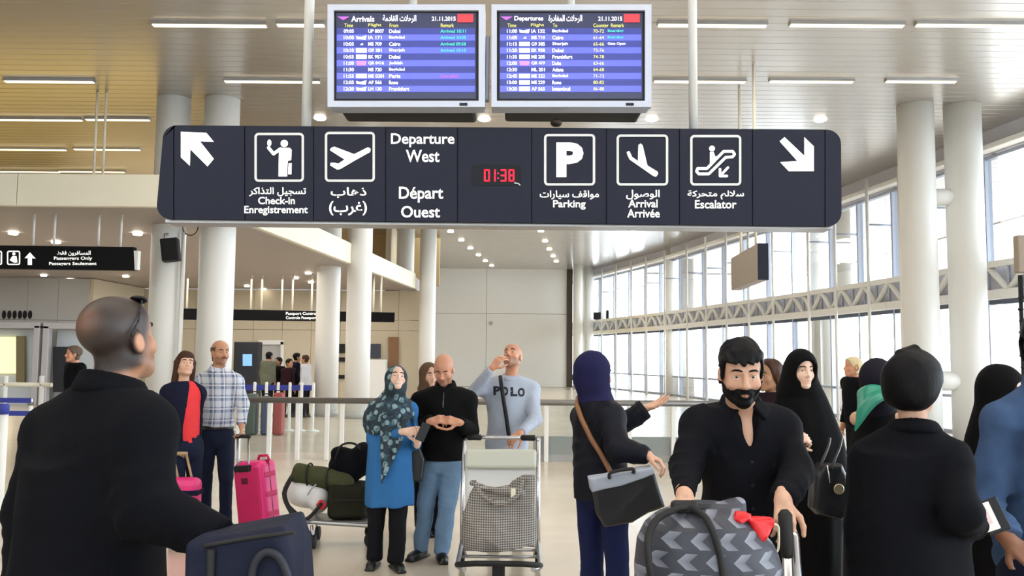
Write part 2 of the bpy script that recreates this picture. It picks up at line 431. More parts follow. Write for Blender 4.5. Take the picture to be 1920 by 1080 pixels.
# ---- downlights
dl = MB().lathe([(.085, .03), (.095, .0), (.08, -.012), (.001, -.014)], (0, 0, 0), 12); dlo = dl.build('downlight', m_lamp); dme = dlo.data; bpy.data.objects.remove(dlo)
def spots(pts, z, label, group, sc=1):
    for i_, (x, y) in enumerate(pts):
        p = onz(x, y, z); o = inst('downlight', dme, (p.x, p.y, z - .02)); o.scale = (sc, sc, sc); tag(o, label[i_] if isinstance(label, list) else label.replace('#', ('first', 'second', 'third', 'fourth', 'fifth', 'sixth')[min(i_, 5)]), 'ceiling light', group)
spots([(600, 221), (908, 223), (1222, 223), (1538, 224)], ZC, ['round bright downlight below the left corner of arrivals screen', 'round bright downlight below the gap between the two screens', 'round bright downlight below the right corner of departures screen', 'round bright downlight above the white down arrow of the sign'], 'downlights above the big sign', 1.3)
spots([(845, 434), (865, 450), (882, 465), (897, 478), (910, 489), (922, 498)], ZC, 'small round downlight, # from the near end of the left receding row', 'left receding downlight row', 1.3)
spots([(1014, 433), (1022, 452), (1030, 467), (1037, 480), (1043, 490)], ZC, 'small round downlight, # from the near end of the middle receding row', 'middle receding downlight row', 1.3)
spots([(1186, 434), (1182, 452), (1196, 467), (1137, 478), (1306, 432)], ZC, ['faint downlight nearest the sign edge above the far windows', 'faint downlight second from sign above the far windows', 'faint downlight third from sign above the far windows', 'faint downlight close to the farthest columns by the windows', 'faint downlight above the distant pair of columns by windows'], 'downlights near the far windows', 1.1)
spots([(25, 437), (258, 438), (105, 454), (82, 516), (132, 524), (179, 533), (236, 518), (221, 539), (428, 486), (430, 528), (463, 536), (494, 542), (554, 521), (583, 529), (578, 512)], ZS,
      'round downlight in the low ceiling under the mezzanine', 'downlights under the mezzanine', 1.0)
# ================================================================ SIGNS AND SCREENS
m_sign = mat('navy_sign_panel', (28, 31, 47), .5, spec=.22, var=.05, vscale=4)
m_signb = mat('sign_casing', (20, 22, 34), .5, spec=.2)
m_print = mat('white_sign_print', (252, 252, 248), .5, emit=.55)
m_printg = mat('grey_frame_print', (205, 206, 204), .5, emit=.15)
m_led = mat('red_led', (230, 20, 50), .4, emit=1.2)
YS = 5.5
def rrect(x0, y0, x1, y1, r, n=5):
    pts = []
    for cx, cy, a0 in ((x1 - r, y0 + r, -90), (x1 - r, y1 - r, 0), (x0 + r, y1 - r, 90), (x0 + r, y0 + r, 180)):
        for i in range(n + 1):
            a = R(a0 + 90 * i / n); pts.append((cx + r * math.cos(a), cy + r * math.sin(a)))
    return pts
class Marks(Print):
    def ring(s, x0, y0, x1, y1, t, r):
        o = rrect(x0, y0, x1, y1, r); i_ = rrect(x0 + t, y0 + t, x1 - t, y1 - t, max(1, r - t)); n = len(o)
        for k in range(n): s.poly([o[k], o[(k + 1) % n], i_[(k + 1) % n], i_[k]])
        return s
    def disc(s, x, y, rx, ry=None, n=16):
        return s.poly([(x + rx * math.cos(2 * math.pi * k / n), y + (ry or rx) * math.sin(2 * math.pi * k / n)) for k in range(n)])
    def stroke(s, pts, w, closed=False):
        if closed: pts = pts + [pts[0]]
        for a, b in zip(pts, pts[1:]):
            dx, dy = b[0] - a[0], b[1] - a[1]; L = math.hypot(dx, dy); nx, ny = -dy / L * w / 2, dx / L * w / 2
            s.poly([(a[0] + nx, a[1] + ny), (b[0] + nx, b[1] + ny), (b[0] - nx, b[1] - ny), (a[0] - nx, a[1] - ny)])
        for p in pts: s.disc(p[0], p[1], w / 2, n=10)
        return s
pc = at(938, 325, YS)
sg = thing('hanging_sign', 'long navy hanging direction sign with white arrows and pictograms on white poles', 'sign', (pc.x, YS, pc.z))
def sx(y_frac, x): return x
outline = []
for cx, cy, r_, a0 in ((1550, 270, 27, -90), (1551, 398, 27, 0), (320, 385, 26, 90), (331, 261, 26, 180)):
    for i in range(7):
        a = R(a0 + 90 * i / 6); outline.append((cx + r_ * math.cos(a), cy + r_ * math.sin(a)))
MB().pix(outline, YS, .22).build('casing', m_signb, sg)
def yt(x): return 235.5 + (x - 310) * .0063
def yb(x): return 410 + (x - 310) * .0113
seams = [326, 459, 588, 723, 858, 997, 1137, 1274, 1411, 1547]
for a, b in zip(seams, seams[1:]):
    MB().pix([(a + 1, yt(a)), (b - 1, yt(b)), (b - 1, yb(b)), (a + 1, yb(a))], YS - .012, .02).build('sign_panel', m_sign, sg)
for pts in ([p for p in outline[14:28]] + [(325, yt(325)), (325, yb(325))], [p for p in outline[:14]] + [(1548, yb(1548)), (1548, yt(1548))]):
    MB().pix(pts, YS - .012, .02).build('end_cap', m_sign, sg)
MB().pix([(310, 411), (1562, 424), (1562, 429), (310, 417)], YS + .02, .18).build('bottom_rail', m_steel, sg)
YP = YS - .016
mk = Marks(YP)
mk.poly([(339, 247), (387, 249), (401, 266), (375, 265), (401, 298), (389, 312), (357, 280), (356, 311), (339, 295)])
mk.build('arrow', m_print, sg); mk = Marks(YP)
mk.poly([(1461.7, 265), (1471, 257), (1508, 292), (1508, 257), (1526, 274.4), (1526, 321), (1479, 321), (1462.6, 304), (1495, 302)])
mk.build('arrow', m_print, sg)
mk = Marks(YP)
for b_ in ((477, 249, 570, 341), (609, 247, 703, 341), (1020, 251, 1116, 348), (1156, 252, 1253, 348), (1294, 253, 1390, 348)): mk.ring(*b_, 4.5, 8)
mk.build('pictogram_frame', m_printg, sg)
mk = Marks(YP)
mk.disc(533, 269, 7).poly([(526, 277), (543, 277), (547, 281), (546, 300), (539.5, 302), (538.5, 331), (522, 331), (523, 283)]).poly([(541, 306), (547, 306), (546.5, 327), (540, 327)])
mk.stroke([(526, 279), (513, 288.5), (503.5, 277)], 6).disc(505, 268, 4, 6.5)
mk.build('passenger_pictogram', m_print, sg)
mk = Marks(YP)
mk.poly([(618.5, 281), (621, 277), (627, 275), (664, 289), (690, 276), (695, 279), (694, 285), (667, 300)]).poly([(667, 300), (638, 317), (632, 318), (619, 310), (620, 305), (628, 305), (634, 307), (646, 299), (619, 282), (640, 283)])
mk.build('take_off_pictogram', m_print, sg)
mk = Marks(YP)
mk.text('P', 1043, 267, 1094, 332, .05)
mk.build('parking_pictogram', m_print, sg)
mk = Marks(YP)
mk.poly([(1234, 326), (1230, 331.5), (1225, 330), (1180.5, 299), (1177, 292), (1175, 285), (1180, 283), (1185, 294), (1196, 302), (1213, 309.6), (1233, 322)])
mk.poly([(1196, 303), (1197, 272), (1201, 269), (1205, 272.6), (1214, 311)])
mk.build('landing_pictogram', m_print, sg)
mk = Marks(YP)
mk.stroke([(1308, 316), (1325.5, 316), (1357, 283.7), (1373.7, 283.7), (1377.4, 289), (1373.7, 294), (1360.7, 295), (1329, 326), (1310, 326), (1306, 321)], 5, True)
mk.disc(1335, 278.5, 5.5).poly([(1331, 285), (1338, 285), (1341, 293), (1346, 293), (1331, 308)])
mk.stroke([(1365, 314), (1351, 329)], 4.5).stroke([(1350, 317), (1350, 330), (1363, 330)], 4.5)
mk.build('escalator_pictogram', m_print, sg)
mk = Marks(YP)
for t, x0, y0, x1, y1, b_ in ((arabic('تسجيل التذاكر'), 467, 351, 574, 368, .016), ('Check-in', 484, 369, 553, 383, .016), ('Enregistrement', 458, 386, 577, 404, .016),
        (arabic('ذهاب'), 620, 351, 687, 371, .016), (arabic('(غرب)'), 617, 377, 688, 404, .016), ('Departure', 733, 250, 852, 276, .016), ('West', 761, 281, 824, 304, .016),
        ('Départ', 748, 350, 831, 380, .016), ('Ouest', 752, 386, 825, 408, .016), (arabic('مواقف سيارات'), 1012, 357, 1123, 374, .016), ('Parking', 1037, 375, 1098, 393, .016),
        (arabic('الوصول'), 1174, 356, 1237, 374, .016), ('Arrival', 1178, 374, 1233, 389, .016), ('Arrivée', 1176, 392, 1237, 408, .016),
        (arabic('سلالم متحركة'), 1289, 357, 1395, 374, .016), ('Escalator', 1303, 375, 1381, 391, .016)):
    Marks(YP).text(t, x0, y0, x1, y1, b_).build('lettering', m_print, sg)
MB().pix(rrect(884, 309, 977, 348, 4), YS - .014, .01).build('clock_window', mat('clock_glass', (16, 18, 24), .35, spec=.2), sg)
mk = Marks(YS - .018)
SEG = {'0': 'abcdef', '1': 'bc', '2': 'abged', '3': 'abgcd', '8': 'abcdefg', 'C': 'afed', 'E': 'afged'}
def seven(ch, x, y, w, h):
    P_ = {'a': [(x, y), (x + w, y)], 'b': [(x + w, y), (x + w, y + h / 2)], 'c': [(x + w, y + h / 2), (x + w, y + h)], 'd': [(x, y + h), (x + w, y + h)], 'e': [(x, y + h / 2), (x, y + h)], 'f': [(x, y), (x, y + h / 2)], 'g': [(x, y + h / 2), (x + w, y + h / 2)]}
    for q in SEG[ch]: mk.stroke(P_[q], 3)
for ch, x in (('0', 909), ('1', 920), ('3', 940), ('8', 955)): seven(ch, x, 319, 8, 20)
mk.disc(934, 325, 1.6).disc(934, 334, 1.6)
mk.build('clock_digits', m_led, sg)
Marks(YS - .018).stroke([(965, 343), (972, 344), (975, 347)], 2).build('worn_mark', m_printg, sg)
for px, w in ((574, 19), (1300, 17)):
    p0 = at(px, 240, YS + .1); r_ = w / 2 / F * 5.6
    MB().tube([(p0.x, YS + .1, p0.z - .1), (p0.x, YS + .1, ZC)], r_, 16).build('pole', m_white, sg)
tag(MB().lathe([(.02, 0), (.035, .01), (.04, .03), (.02, .045)], tuple(at(1043, 237, YS + .1)), 12).build('dark_knob', mat('brown_knob', (60, 45, 30), .6)), 'small brown knob on top edge of the navy hanging sign', 'knob')
# ---- flight information screens
m_bez = mat('pale_grey_bezel', (188, 194, 210), .4, .2)
m_dsp = mat('lit_display_ground', (40, 44, 72), .3, emit=.55)
m_row = mat('lit_row_blue', (84, 92, 222), .3, emit=.75)
m_rowd = mat('lit_row_dark', (48, 56, 128), .3, emit=.6)
m_txw = mat('lit_text_white', (245, 245, 255), .4, emit=.8)
m_txy = mat('lit_text_yellow', (205, 205, 110), .4, emit=.6)
m_txg = mat('lit_text_green', (60, 190, 170), .4, emit=.7)
m_txr = mat('lit_text_red', (190, 50, 60), .4, emit=.6)
m_txp = mat('lit_text_pink', (240, 120, 170), .4, emit=.8)
m_txm = mat('lit_text_purple', (170, 90, 190), .4, emit=.6)
YD = 5.42
def screen(x0, x1, dx0, dx1, label, title, atitle, heads, rows_, off, polepx):
    c = at((x0 + x1) / 2, 105, YD)
    t = thing('flight_information_screen', label, 'screen', (c.x, YD, c.z))
    Y0, Y1, D0, D1 = 8, 200.5, 19, 189
    ou = rrect(x0, Y0, x1, Y1, 4, 2)
    MB().pix(ou, YD + .03, .14).build('casing', m_bez, t)
    b = MB()
    for q in ([(x0, Y0), (x1, Y0), (dx1, D0), (dx0, D0)], [(x1, Y0), (x1, Y1), (dx1, D1), (dx1, D0)], [(x1, Y1), (x0, Y1), (dx0, D1), (dx1, D1)], [(x0, Y1), (x0, Y0), (dx0, D0), (dx0, D1)]): b.pix(q, YD - .012, .05)
    b.build('bezel', m_bez, t)
    MB().pix([(dx0, D0), (dx1, D0), (dx1, D1), (dx0, D1)], YD + .012, .01).build('black_border', m_black, t)
    MB().pix([(dx0 + 5, D0 + 5), (dx1 - 5, D0 + 5), (dx1 - 5, D1 - 4), (dx0 + 5, D1 - 4)], YD + .008, .003).build('display', m_dsp, t)
    for i in range(10):
        y = 58.3 + 12.02 * i
        MB().pix([(dx0 + 6, y - 5.8), (dx1 - 7, y - 5.8), (dx1 - 7, y + 5.8), (dx0 + 6, y + 5.8)], YD + .006, .002).build('row', m_row if i % 2 else m_rowd, t)
    P_ = {n: Print(YD + .003) for n in 'wygrpm'}
    P_['w'].text(title, dx0 + 33, 30, dx0 + 33 + len(title) * 5.4, 41, .02).text(arabic(atitle), dx0 + 92 + off, 28, dx0 + 155 + off, 43, .02).text('21.11.2015', dx1 - 88, 31, dx1 - 43, 39, .02)
    P_['r'].rect(dx1 - 40, 26, dx1 - 10, 42); P_['w'].text('', 0, 0, 1, 1)
    P_['m'].poly([(dx0 + 7, 31), (dx0 + 30, 31), (dx0 + 18, 38)])
    for tx, xx in heads: P_['y'].text(tx, dx0 + xx, 44, dx0 + xx + len(tx) * 4.1, 51, .01)
    for i, (tm, logo, fl_, city, gate, st, sc) in enumerate(rows_):
        y = 58.3 + 12.02 * i
        P_['w'].text(tm, dx0 + 19, y - 3.4, dx0 + 38, y + 3.4, .02)
        if logo == 'w': P_['w'].poly([(dx0 + 42, y - 4), (dx0 + 62, y - 4), (dx0 + 62, y + 4), (dx0 + 42, y + 4)])
        elif logo == 'h': P_['w'].poly([(dx0 + 42, y - 3), (dx0 + 50, y - 1), (dx0 + 62, y - 4), (dx0 + 60, y + 4), (dx0 + 43, y + 3)])
        elif logo == 'p': P_['p'].poly([(dx0 + 42, y - 4), (dx0 + 62, y - 4), (dx0 + 60, y + 4), (dx0 + 44, y + 4)])
        elif logo == 's': P_['w'].poly([(dx0 + 49, y + 2), (dx0 + 54, y - 2), (dx0 + 56, y + 2)])
        P_['w'].text(fl_, dx0 + 65, y - 3.4, dx0 + 65 + len(fl_) * 4.2, y + 3.4, .02)
        P_['w'].text(city, dx0 + 104, y - 3.4, dx0 + 104 + len(city) * 4.2, y + 3.8, .02)
        if gate: P_['y'].text(gate, dx0 + 181, y - 3.2, dx0 + 201, y + 3.2, .01)
        if st: P_[sc].text(st, dx0 + (208 if gate else 200), y - 3.2, dx0 + (208 if gate else 200) + len(st) * 3.7, y + 3.2, .02)
    for n, nm, m in (('w', 'white_text', m_txw), ('y', 'yellow_text', m_txy), ('g', 'green_text', m_txg), ('r', 'red_clock_block', m_txr), ('p', 'pink_mark', m_txp), ('m', 'purple_mark', m_txm)):
        if P_[n].v: P_[n].build(nm, m, t)['kind'] = 'stuff'
    Print(YD - .014).rect(x1 - 48, 193, x1 - 33, 198).build('badge', m_black, t)
    pa, pb = at(x0 + 25, 203, YD + .2), at(x1 - 18, 203, YD + .2)
    MB().box(((pa.x + pb.x) / 2, YD + .3, pa.z + .22), (pb.x - pa.x, .26, .5), bev=.02).build('rear_housing', m_blackm, t)
    q = at(polepx, 8, YD + .2)
    MB().tube([(q.x, YD + .25, q.z - .1), (q.x, YD + .25, ZC)], .027, 12).build('pole', m_white, t)
    return t
screen(614, 909.5, 625.5, 897.5, 'arrivals flight screen in pale grey frame, the one hanging on the left pole', 'Arrivals', 'الرحلات القادمة',
       (('Time', 20), ('Flight', 65), ('From', 105), ('Remark', 201)),
       [('09:05', '', 'UP 8007', 'Dubai', '', 'Arrived 10:11', 'g'), ('10:00', 'h', 'IA 171', 'Baghdad', '', 'Arrived 10:05', 'g'), ('10:05', 's', 'MS 709', 'Cairo', '', 'Arrived 09:58', 'g'),
        ('10:10', 'w', 'G9 381', 'Sharjah', '', 'Arrived 10:10', 'g'), ('10:55', 'w', 'EK 957', 'Dubai', '', '', ''), ('11:00', 'p', 'QR 0416', 'Jeddah', '', '', ''), ('11:30', '', 'MS 720', 'Baghdad', '', '', ''),
        ('11:55', 'w', 'ME 0201', 'Paris', '', 'Cancelled', 'm'), ('12:05', 'h', 'AF 566', 'Rome', '', '', ''), ('12:20', 'h', 'LH 130', 'Frankfurt', '', '', '')], 0, 773)
screen(921.5, 1221.5, 931.5, 1209.5, 'departures flight screen in pale grey frame, the one hanging on the right pole', 'Departures', 'الرحلات المغادرة',
       (('Time', 20), ('Flight', 64), ('To', 105), ('Counter', 181), ('Remark', 214)),
       [('11:00', 'h', 'IA 132', 'Baghdad', '70-72', 'Boarding', 'g'), ('11:05', 's', 'MS 710', 'Cairo', '61-64', 'Boarding', 'g'), ('11:15', 'w', 'G9 385', 'Sharjah', '65-66', 'Gate Open', 'w'),
        ('11:20', 'w', 'EK 958', 'Dubai', '73-76', '', ''), ('11:35', 'w', 'ME 205', 'Frankfurt', '74-78', '', ''), ('12:00', 'p', 'QR 419', 'Doha', '63-66', '', ''), ('12:30', '', 'ML 201', 'Adana', '64-68', '', ''),
        ('12:45', 'w', 'ME 322', 'Baghdad', '71-73', '', ''), ('13:00', 'w', 'ME 229', 'Rome', '80-82', '', ''), ('13:20', 'w', 'AF 565', 'Istanbul', '86-88', '', '')], 5, 1071)
q = at(914, 130, YD + .1)
tag(MB().box((q.x, YD + .1, q.z), (.025, .06, .42), bev=.005).build('screen_bracket', m_alu), 'narrow grey bracket strip filling gap between the two flight screens', 'bracket')
# ---- side-on hanging sign by the windows
Yw = 14.2; a, b = at(1420, 456, Yw), at(1441, 525, Yw); c2 = at(1371, 520, 16.4)
t = thing('hanging_sign', 'sign seen side-on by the windows, navy end and tan flank', 'sign', ((a.x + b.x) / 2, Yw, b.z))
m_tanf = mat('tan_sign_flank', (152, 138, 122), .5, var=.04)
za, zb = b.z, a.z; dx = c2.x - a.x; w_ = b.x - a.x
M4 = Matrix.Identity(4)
vs = [(a.x, Yw), (b.x, Yw), (b.x + dx, 16.4), (a.x + dx, 16.4)]
MB().prism([(x, y) for x, y in vs], (0, 0, za), (1, 0, 0), (0, 1, 0), (0, 0, zb - za)).build('body', m_tanf, t)
MB().box(((a.x + b.x) / 2, Yw - .012, (za + zb) / 2), (w_, .02, zb - za), bev=.004).build('end_plate', m_sign, t)
for k_, Yp in ((1383, 15.9), (1411, 14.7)):
    p = at(k_, 440, Yp); xx = a.x + w_ / 2 + dx * (Yp - Yw) / 2.2
    MB().tube([(xx, Yp, zb - .02), (xx, Yp, ZC)], .024, 8).build('rod', m_cream, t)
# ---- tan board and dark pole at the right edge
t = thing('banner_stand', 'tan board on thin black pole at the right edge by the windows', 'stand', (at(1911, 700, 9.5).x, 9.5, 0))
p = at(1911, 480, 9.5); q = at(1911, 516, 9.5)
MB().tube([(p.x, 9.5, .03), (p.x, 9.5, q.z)], .022, 8).build('pole', m_blackm, t)
for i in range(9): MB().lathe([(.018, -.02), (.034, 0), (.018, .02)], (p.x + .004 * (-1) ** i, 9.5, 1.35 + i * .125), 8).build('knuckle', m_blackm, t)
MB().box((p.x + .17, 9.5, p.z + .02), (.42, .1, .41), bev=.015).build('board', m_tanf, t)
MB().box((p.x + .12, 9.5, q.z - .13), (.2, .08, .28), bev=.02).build('grey_box', m_alu, t)
MB().lathe([(.2, 0), (.2, .02), (.03, .035)], (p.x, 9.5, 0), 20).build('base', m_blackm, t)
# ---- black hanging sign under the mezzanine, left
Yl = 15.5; p = at(120, 484, Yl)
t = thing('hanging_sign', 'black hanging sign under mezzanine edge with white arrow and passenger lettering', 'sign', (p.x, Yl, p.z))
m_bsign = mat('black_sign_face', (6, 6, 8), .5, spec=.15)
MB().pix([(-90, 459), (250, 463), (252, 507), (-90, 503)], Yl, .14).build('panel', m_bsign, t)
MB().pix([(250, 470), (259, 470), (257, 505), (252, 506)], Yl + .01, .12).build('end_cap', m_white, t)
mk = Marks(Yl - .004)
for tx, *bx in ((arabic('المسافرون فقط'), 107, 470, 170, 480), ('Passengers Only', 101, 481, 173, 489), ('Passagers Seulement', 92, 491, 181, 499)): Marks(Yl - .004).text(tx, *bx).build('lettering', m_print, t)
mk.poly([(56, 473), (67, 485), (60, 484), (60, 497), (52, 497), (52, 484), (46, 484)]).build('arrow', m_print, t)
mk = Marks(Yl - .004)
mk.ring(13, 470, 38, 497, 2.5, 4).disc(26, 476, 3).poly([(23, 480), (31, 480), (33, 492), (27, 493), (18, 488)]).build('pictogram', m_print, t); mk = Marks(Yl - .004); mk.ring(-22, 470, 4, 497, 2.5, 4).poly([(-16, 478), (0, 478), (0, 492), (-16, 492)]).build('pictogram', m_print, t)
for x_, y_ in ((62, 460), (101, 461), (184, 462), (226, 463)):
    p = at(x_, y_, Yl + .07); MB().tube([(p.x, Yl + .07, p.z), (p.x, Yl + .07, ZS + .04)], .022, 8).build('rod', m_white, t)
# slim pendant rods above the fascia
for px, gl in ((177, 'left'), (194, 'right')):
    p = at(px, 300, 16.6); tag(MB().tube([(p.x, 16.6, ZF), (p.x, 16.6, ZC)], .026, 8).build('hanger_rod', m_cream), f'{gl} one of two thin pale rods between cream fascia and ceiling', 'rod', kind='structure')
# ---- far black sign
Yf = 27.0; p = at(540, 592, Yf)
t = thing('hanging_sign', 'far long black sign with small white lettering above the gates', 'sign', (p.x, Yf, p.z))
MB().pix([(328, 578), (740, 586), (739, 604), (328, 599)], Yf, .12).build('panel', m_bsign, t)
for tx, *bx in (('Passport Control', 536, 585, 594, 592), ('Controle Passeports', 536, 593, 596, 600)): Marks(Yf - .004).text(tx, *bx).build('lettering', m_print, t)
Marks(Yf - .004).rect(652, 587, 668, 592).build('pictogram', m_print, t)
for x_ in (350, 432, 470, 490, 528, 548, 584, 700, 714):
    p = at(x_, 580, Yf + .06); MB().tube([(p.x, Yf + .06, p.z - .1), (p.x, Yf + .06, ZS + .04)], .03, 6).build('rod', m_cream, t)
# ---- loudspeaker and cable on the column
p = at(320, 469, 16.45)
t = thing('loudspeaker', 'black box loudspeaker bracketed to the near left white column', 'loudspeaker', (p.x, 16.45, p.z))
Mq = Matrix.Translation(p) @ Matrix.Rotation(R(-8), 4, 'Y') @ Matrix.Rotation(R(10), 4, 'Z')
MB().box((0, 0, 0), (.31, .26, .43), Mq, bev=.02).build('cabinet', m_blackm, t)
MB().box((0, -.135, 0), (.27, .01, .39), Mq).build('grille', mat('speaker_grille', (22, 22, 23), .9), t)
MB().tube([p + Vector((-.16, .1, .15)), p + Vector((-.17, .12, .32)), p + Vector((-.14, .19, .33))], .022, 8).build('bracket', m_steel, t)
p = at(357, 425, 16.9); pts = [p + Vector((.15 * math.cos(a_), 0, .17 * math.sin(a_))) for a_ in [R(i * 15 - 200) for i in range(18)]]
tag(MB().tube([pts[0] + Vector((0, 0, .3))] + pts + [pts[-1] + Vector((.02, 0, .3))], .012, 6).build('cable_loop', mat('brown_cable', (96, 78, 58), .6)), 'loop of brown cable hanging below sign between the left columns', 'cable')
p = at(339, 560, 16.75); tag(MB().tube([(p.x, 16.75, 0), (p.x, 16.75, 4.0)], .03, 8).build('white_pipe', m_white), 'thin white pipe running up beside the near left column', 'pipe', kind='structure')
# ================================================================ FITTINGS
m_belt = mat('blue_belt', (52, 62, 150), .7)
m_rail = mat('grey_handrail', (120, 116, 112), .4, .4)
Yb = 14.2
t = thing('glass_balustrade', 'clear glass balustrade with white posts and grey handrail across the hall', 'balustrade', (at(870, 700, Yb).x, Yb, 0))
xs = [at(px, 800, Yb).x for px in (447, 505, 558, 613, 641, 712, 790, 868, 946, 1024, 1102, 1180, 1262, 1340, 1420, 1500)]
for i, x in enumerate(xs):
    MB().box((x, Yb, .45), (.07, .05, .9), bev=.008, seg=1).build('post', m_white, t)
    if i + 1 < len(xs): MB().box(((x + xs[i + 1]) / 2, Yb, .52), (xs[i + 1] - x - .09, .012, .8)).build('pane', m_glass, t)
MB().tube([(xs[0] - .1, Yb, .945), (xs[-1] + .1, Yb, .945)], .048, 12).build('handrail', m_rail, t)
kx0, kx1 = at(1000, 850, Yb).x, xs[-1]
MB().box(((kx0 + kx1) / 2, Yb + .12, .2), (kx1 - kx0, .1, .4)).build('kerb_panel', m_grey, t)
# queue barriers at the left
def barrier(px, Y, h, beltz, x_to, label, big=False):
    p = at(px, 750, Y); t = thing('belt_barrier', label, 'barrier', (p.x, Y, 0), 'queue barriers')
    r_ = .05 if big else .032
    MB().lathe([(.16, 0), (.16, .015), (.05, .04), (r_, .06), (r_, h - .1)], (p.x, Y, 0), 16).build('post', m_white, t)
    MB().lathe([(r_ + .006, h - .1), (r_ + .006, h), (r_ - .01, h + .012)], (p.x, Y, 0), 16).build('belt_head', m_belt if big else m_steel, t)
    for z in beltz: MB().box(((p.x + x_to) / 2, Y, z), (abs(x_to - p.x) - .06, .006, .07)).build('belt', m_belt, t)
    return t
barrier(8, 9.6, 1.1, [.98], -7.5, 'stout white barrier post with blue belt head at the left edge', True)
barrier(-25, 12.4, 1.05, [1.0, .82], at(62, 750, 12.4).x, 'barrier with two blue belts left of black coated man, its post out front')
barrier(58, 12.45, 1.03, [], 0, 'slim white barrier post where two blue belts end')
t = thing('rail_barrier', 'beige tubular rail barrier behind the blue belts', 'barrier', (at(40, 720, 13.2).x, 13.2, 0))
p0, p1 = at(-60, 720, 13.2), at(97, 722, 13.2)
MB().tube([p0, p1], .035, 10).build('rail', m_cream, t)
for px in (10, 78): p = at(px, 720, 13.2); MB().tube([(p.x, 13.2, 0), (p.x, 13.2, p.z + .12)], .035, 10).build('post', m_white, t)
ORD = ('first', 'second', 'third', 'fourth', 'fifth', 'sixth', 'seventh')
# far queue of blue belts behind the glass
for i, px in enumerate((452, 478, 500, 522, 544, 566, 588)):
    p = at(px, 720, 19.5)
    t = thing('belt_barrier', f'short white far barrier post with blue belt, {ORD[i]} from the left of seven', 'barrier', (p.x, 19.5, 0), 'far queue barriers')
    MB().lathe([(.15, 0), (.15, .02), (.035, .05), (.035, 1.05), (.02, 1.07)], (p.x, 19.5, 0), 12).build('post', m_white, t)
    if i < 6:
        q = at((452, 478, 500, 522, 544, 566, 588)[i + 1], 720, 19.5)
        MB().box(((p.x + q.x) / 2, 19.5, .95), (q.x - p.x - .07, .008, .12)).build('belt', m_belt, t)
# ---- left wall: portals, lit room, slots
def portal(x0, x1, y0, Y, label, m):
    a, b = at(x0, y0, Y), at(x1, y0, Y); t = thing('gate_portal', label, 'portal', ((a.x + b.x) / 2, Y, 0))
    for x in (a.x, b.x): MB().box((x, Y, a.z / 2), (.2, .25, a.z), bev=.02).build('jamb', m, t)
    MB().box(((a.x + b.x) / 2, Y, a.z), (b.x - a.x + .2, .25, .2), bev=.02).build('lintel', m, t)
    MB().box(((a.x + b.x) / 2, Y + .5, a.z / 2 - .06), (b.x - a.x - .1, .03, a.z - .12)).build('back_panel', mat('pale_blue_panel', (196, 206, 214), .5), t)
    return t
pt = portal(-60, 73, 609, 28.2, 'grey metal gate portal at left edge with lit doorway inside', mat('portal_metal', (178, 178, 182), .45, .2))
m_lit = mat('lit_room_glow', (255, 236, 170), .6, emit=.9)
MB().pix([(-40, 632), (30, 632), (30, 700), (-40, 700)], 28.55, .05).build('lit_doorway', m_lit, pt)
MB().pix([(30, 630), (46, 630), (46, 720), (30, 720)], 28.5, .1).build('door_frame', mat('olive_frame', (120, 112, 80), .6), pt)
p2 = portal(90, 186, 611, 28.2, 'grey metal gate portal behind man in dark coat', mat('portal_metal', (178, 178, 182), .45, .2))
MB().pix([(99, 650), (127, 650), (127, 735), (99, 735)], 28.3, .3).build('dark_booth', mat('dark_blue_booth', (14, 18, 30), .5), p2)
wl_ = [o for o in bpy.data.objects if o.name == 'wall_left'][0]
for i, px in enumerate((7, 17, 27, 37, 46, 56)):
    p = at(px, 590, 28.92); MB().lathe([(.07, -.02), (.07, .0)], (0, 0, 0), 16, Matrix.Translation(p) @ Matrix.Rotation(R(90), 4, 'X') @ Matrix.Diagonal((.9, 2.0, 1, 1))).build('vent_slot', m_blackm, wl_)
# ---- beige wall fittings
Yg = 33.03
def wallpiece(name, label, cat, q, m, depth=.12, Y=Yg):
    o = MB().pix([(q[0], q[1]), (q[2], q[1]), (q[2], q[3]), (q[0], q[3])], Y, depth).build(name, m); return tag(o, label, cat)
t = thing('security_booth', 'dark booth with glowing monitor behind the plaid shirt man', 'booth', (at(462, 700, 31).x, 31, 0))
a, b = at(438, 641, 31), at(484, 641, 31); MB().box(((a.x + b.x) / 2, 31.3, a.z / 2), (b.x - a.x, .5, a.z), bev=.02).build('cabin', mat('dark_blue_booth', (14, 18, 30), .5), t)
MB().pix([(455, 664), (472, 664), (472, 686), (455, 686)], 30.98, .04).build('monitor', mat('monitor_glow', (120, 170, 215), .4, emit=.5), t)
t = thing('door_1', None, None, (at(508, 700, Yg).x, Yg, 0), kind='structure')
for x0, x1, y0, y1 in ((484, 488, 641, 740), (526, 531, 641, 740), (484, 531, 638, 646)): MB().pix([(x0, y0), (x1, y0), (x1, y1), (x0, y1)], Yg, .12).build('frame', m_white, t)
MB().pix([(488, 646), (526, 646), (526, 720), (488, 720)], Yg + .1, .05).build('leaf', m_grey, t)
t = thing('door_2', None, None, (at(737, 700, Yg).x, Yg, 0), kind='structure')
MB().pix([(728, 632), (747, 632), (747, 722), (728, 722)], Yg, .1).build('leaf', mat('brown_door_leaf', (128, 92, 60), .5), t)
wallpiece('poster_board', 'dark square notice board on beige wall beside middle column', 'notice board', (691, 645, 713, 671), mat('dark_notice', (50, 54, 70), .5))
p = at(688, 674, 32.6); q = at(724, 674, 32.6)
tag(MB().box(((p.x + q.x) / 2, 32.8, p.z / 2), (q.x - p.x, .5, p.z), bev=.02).build('white_cabinet', m_white), 'pale cabinet standing under the dark notice board', 'cabinet')
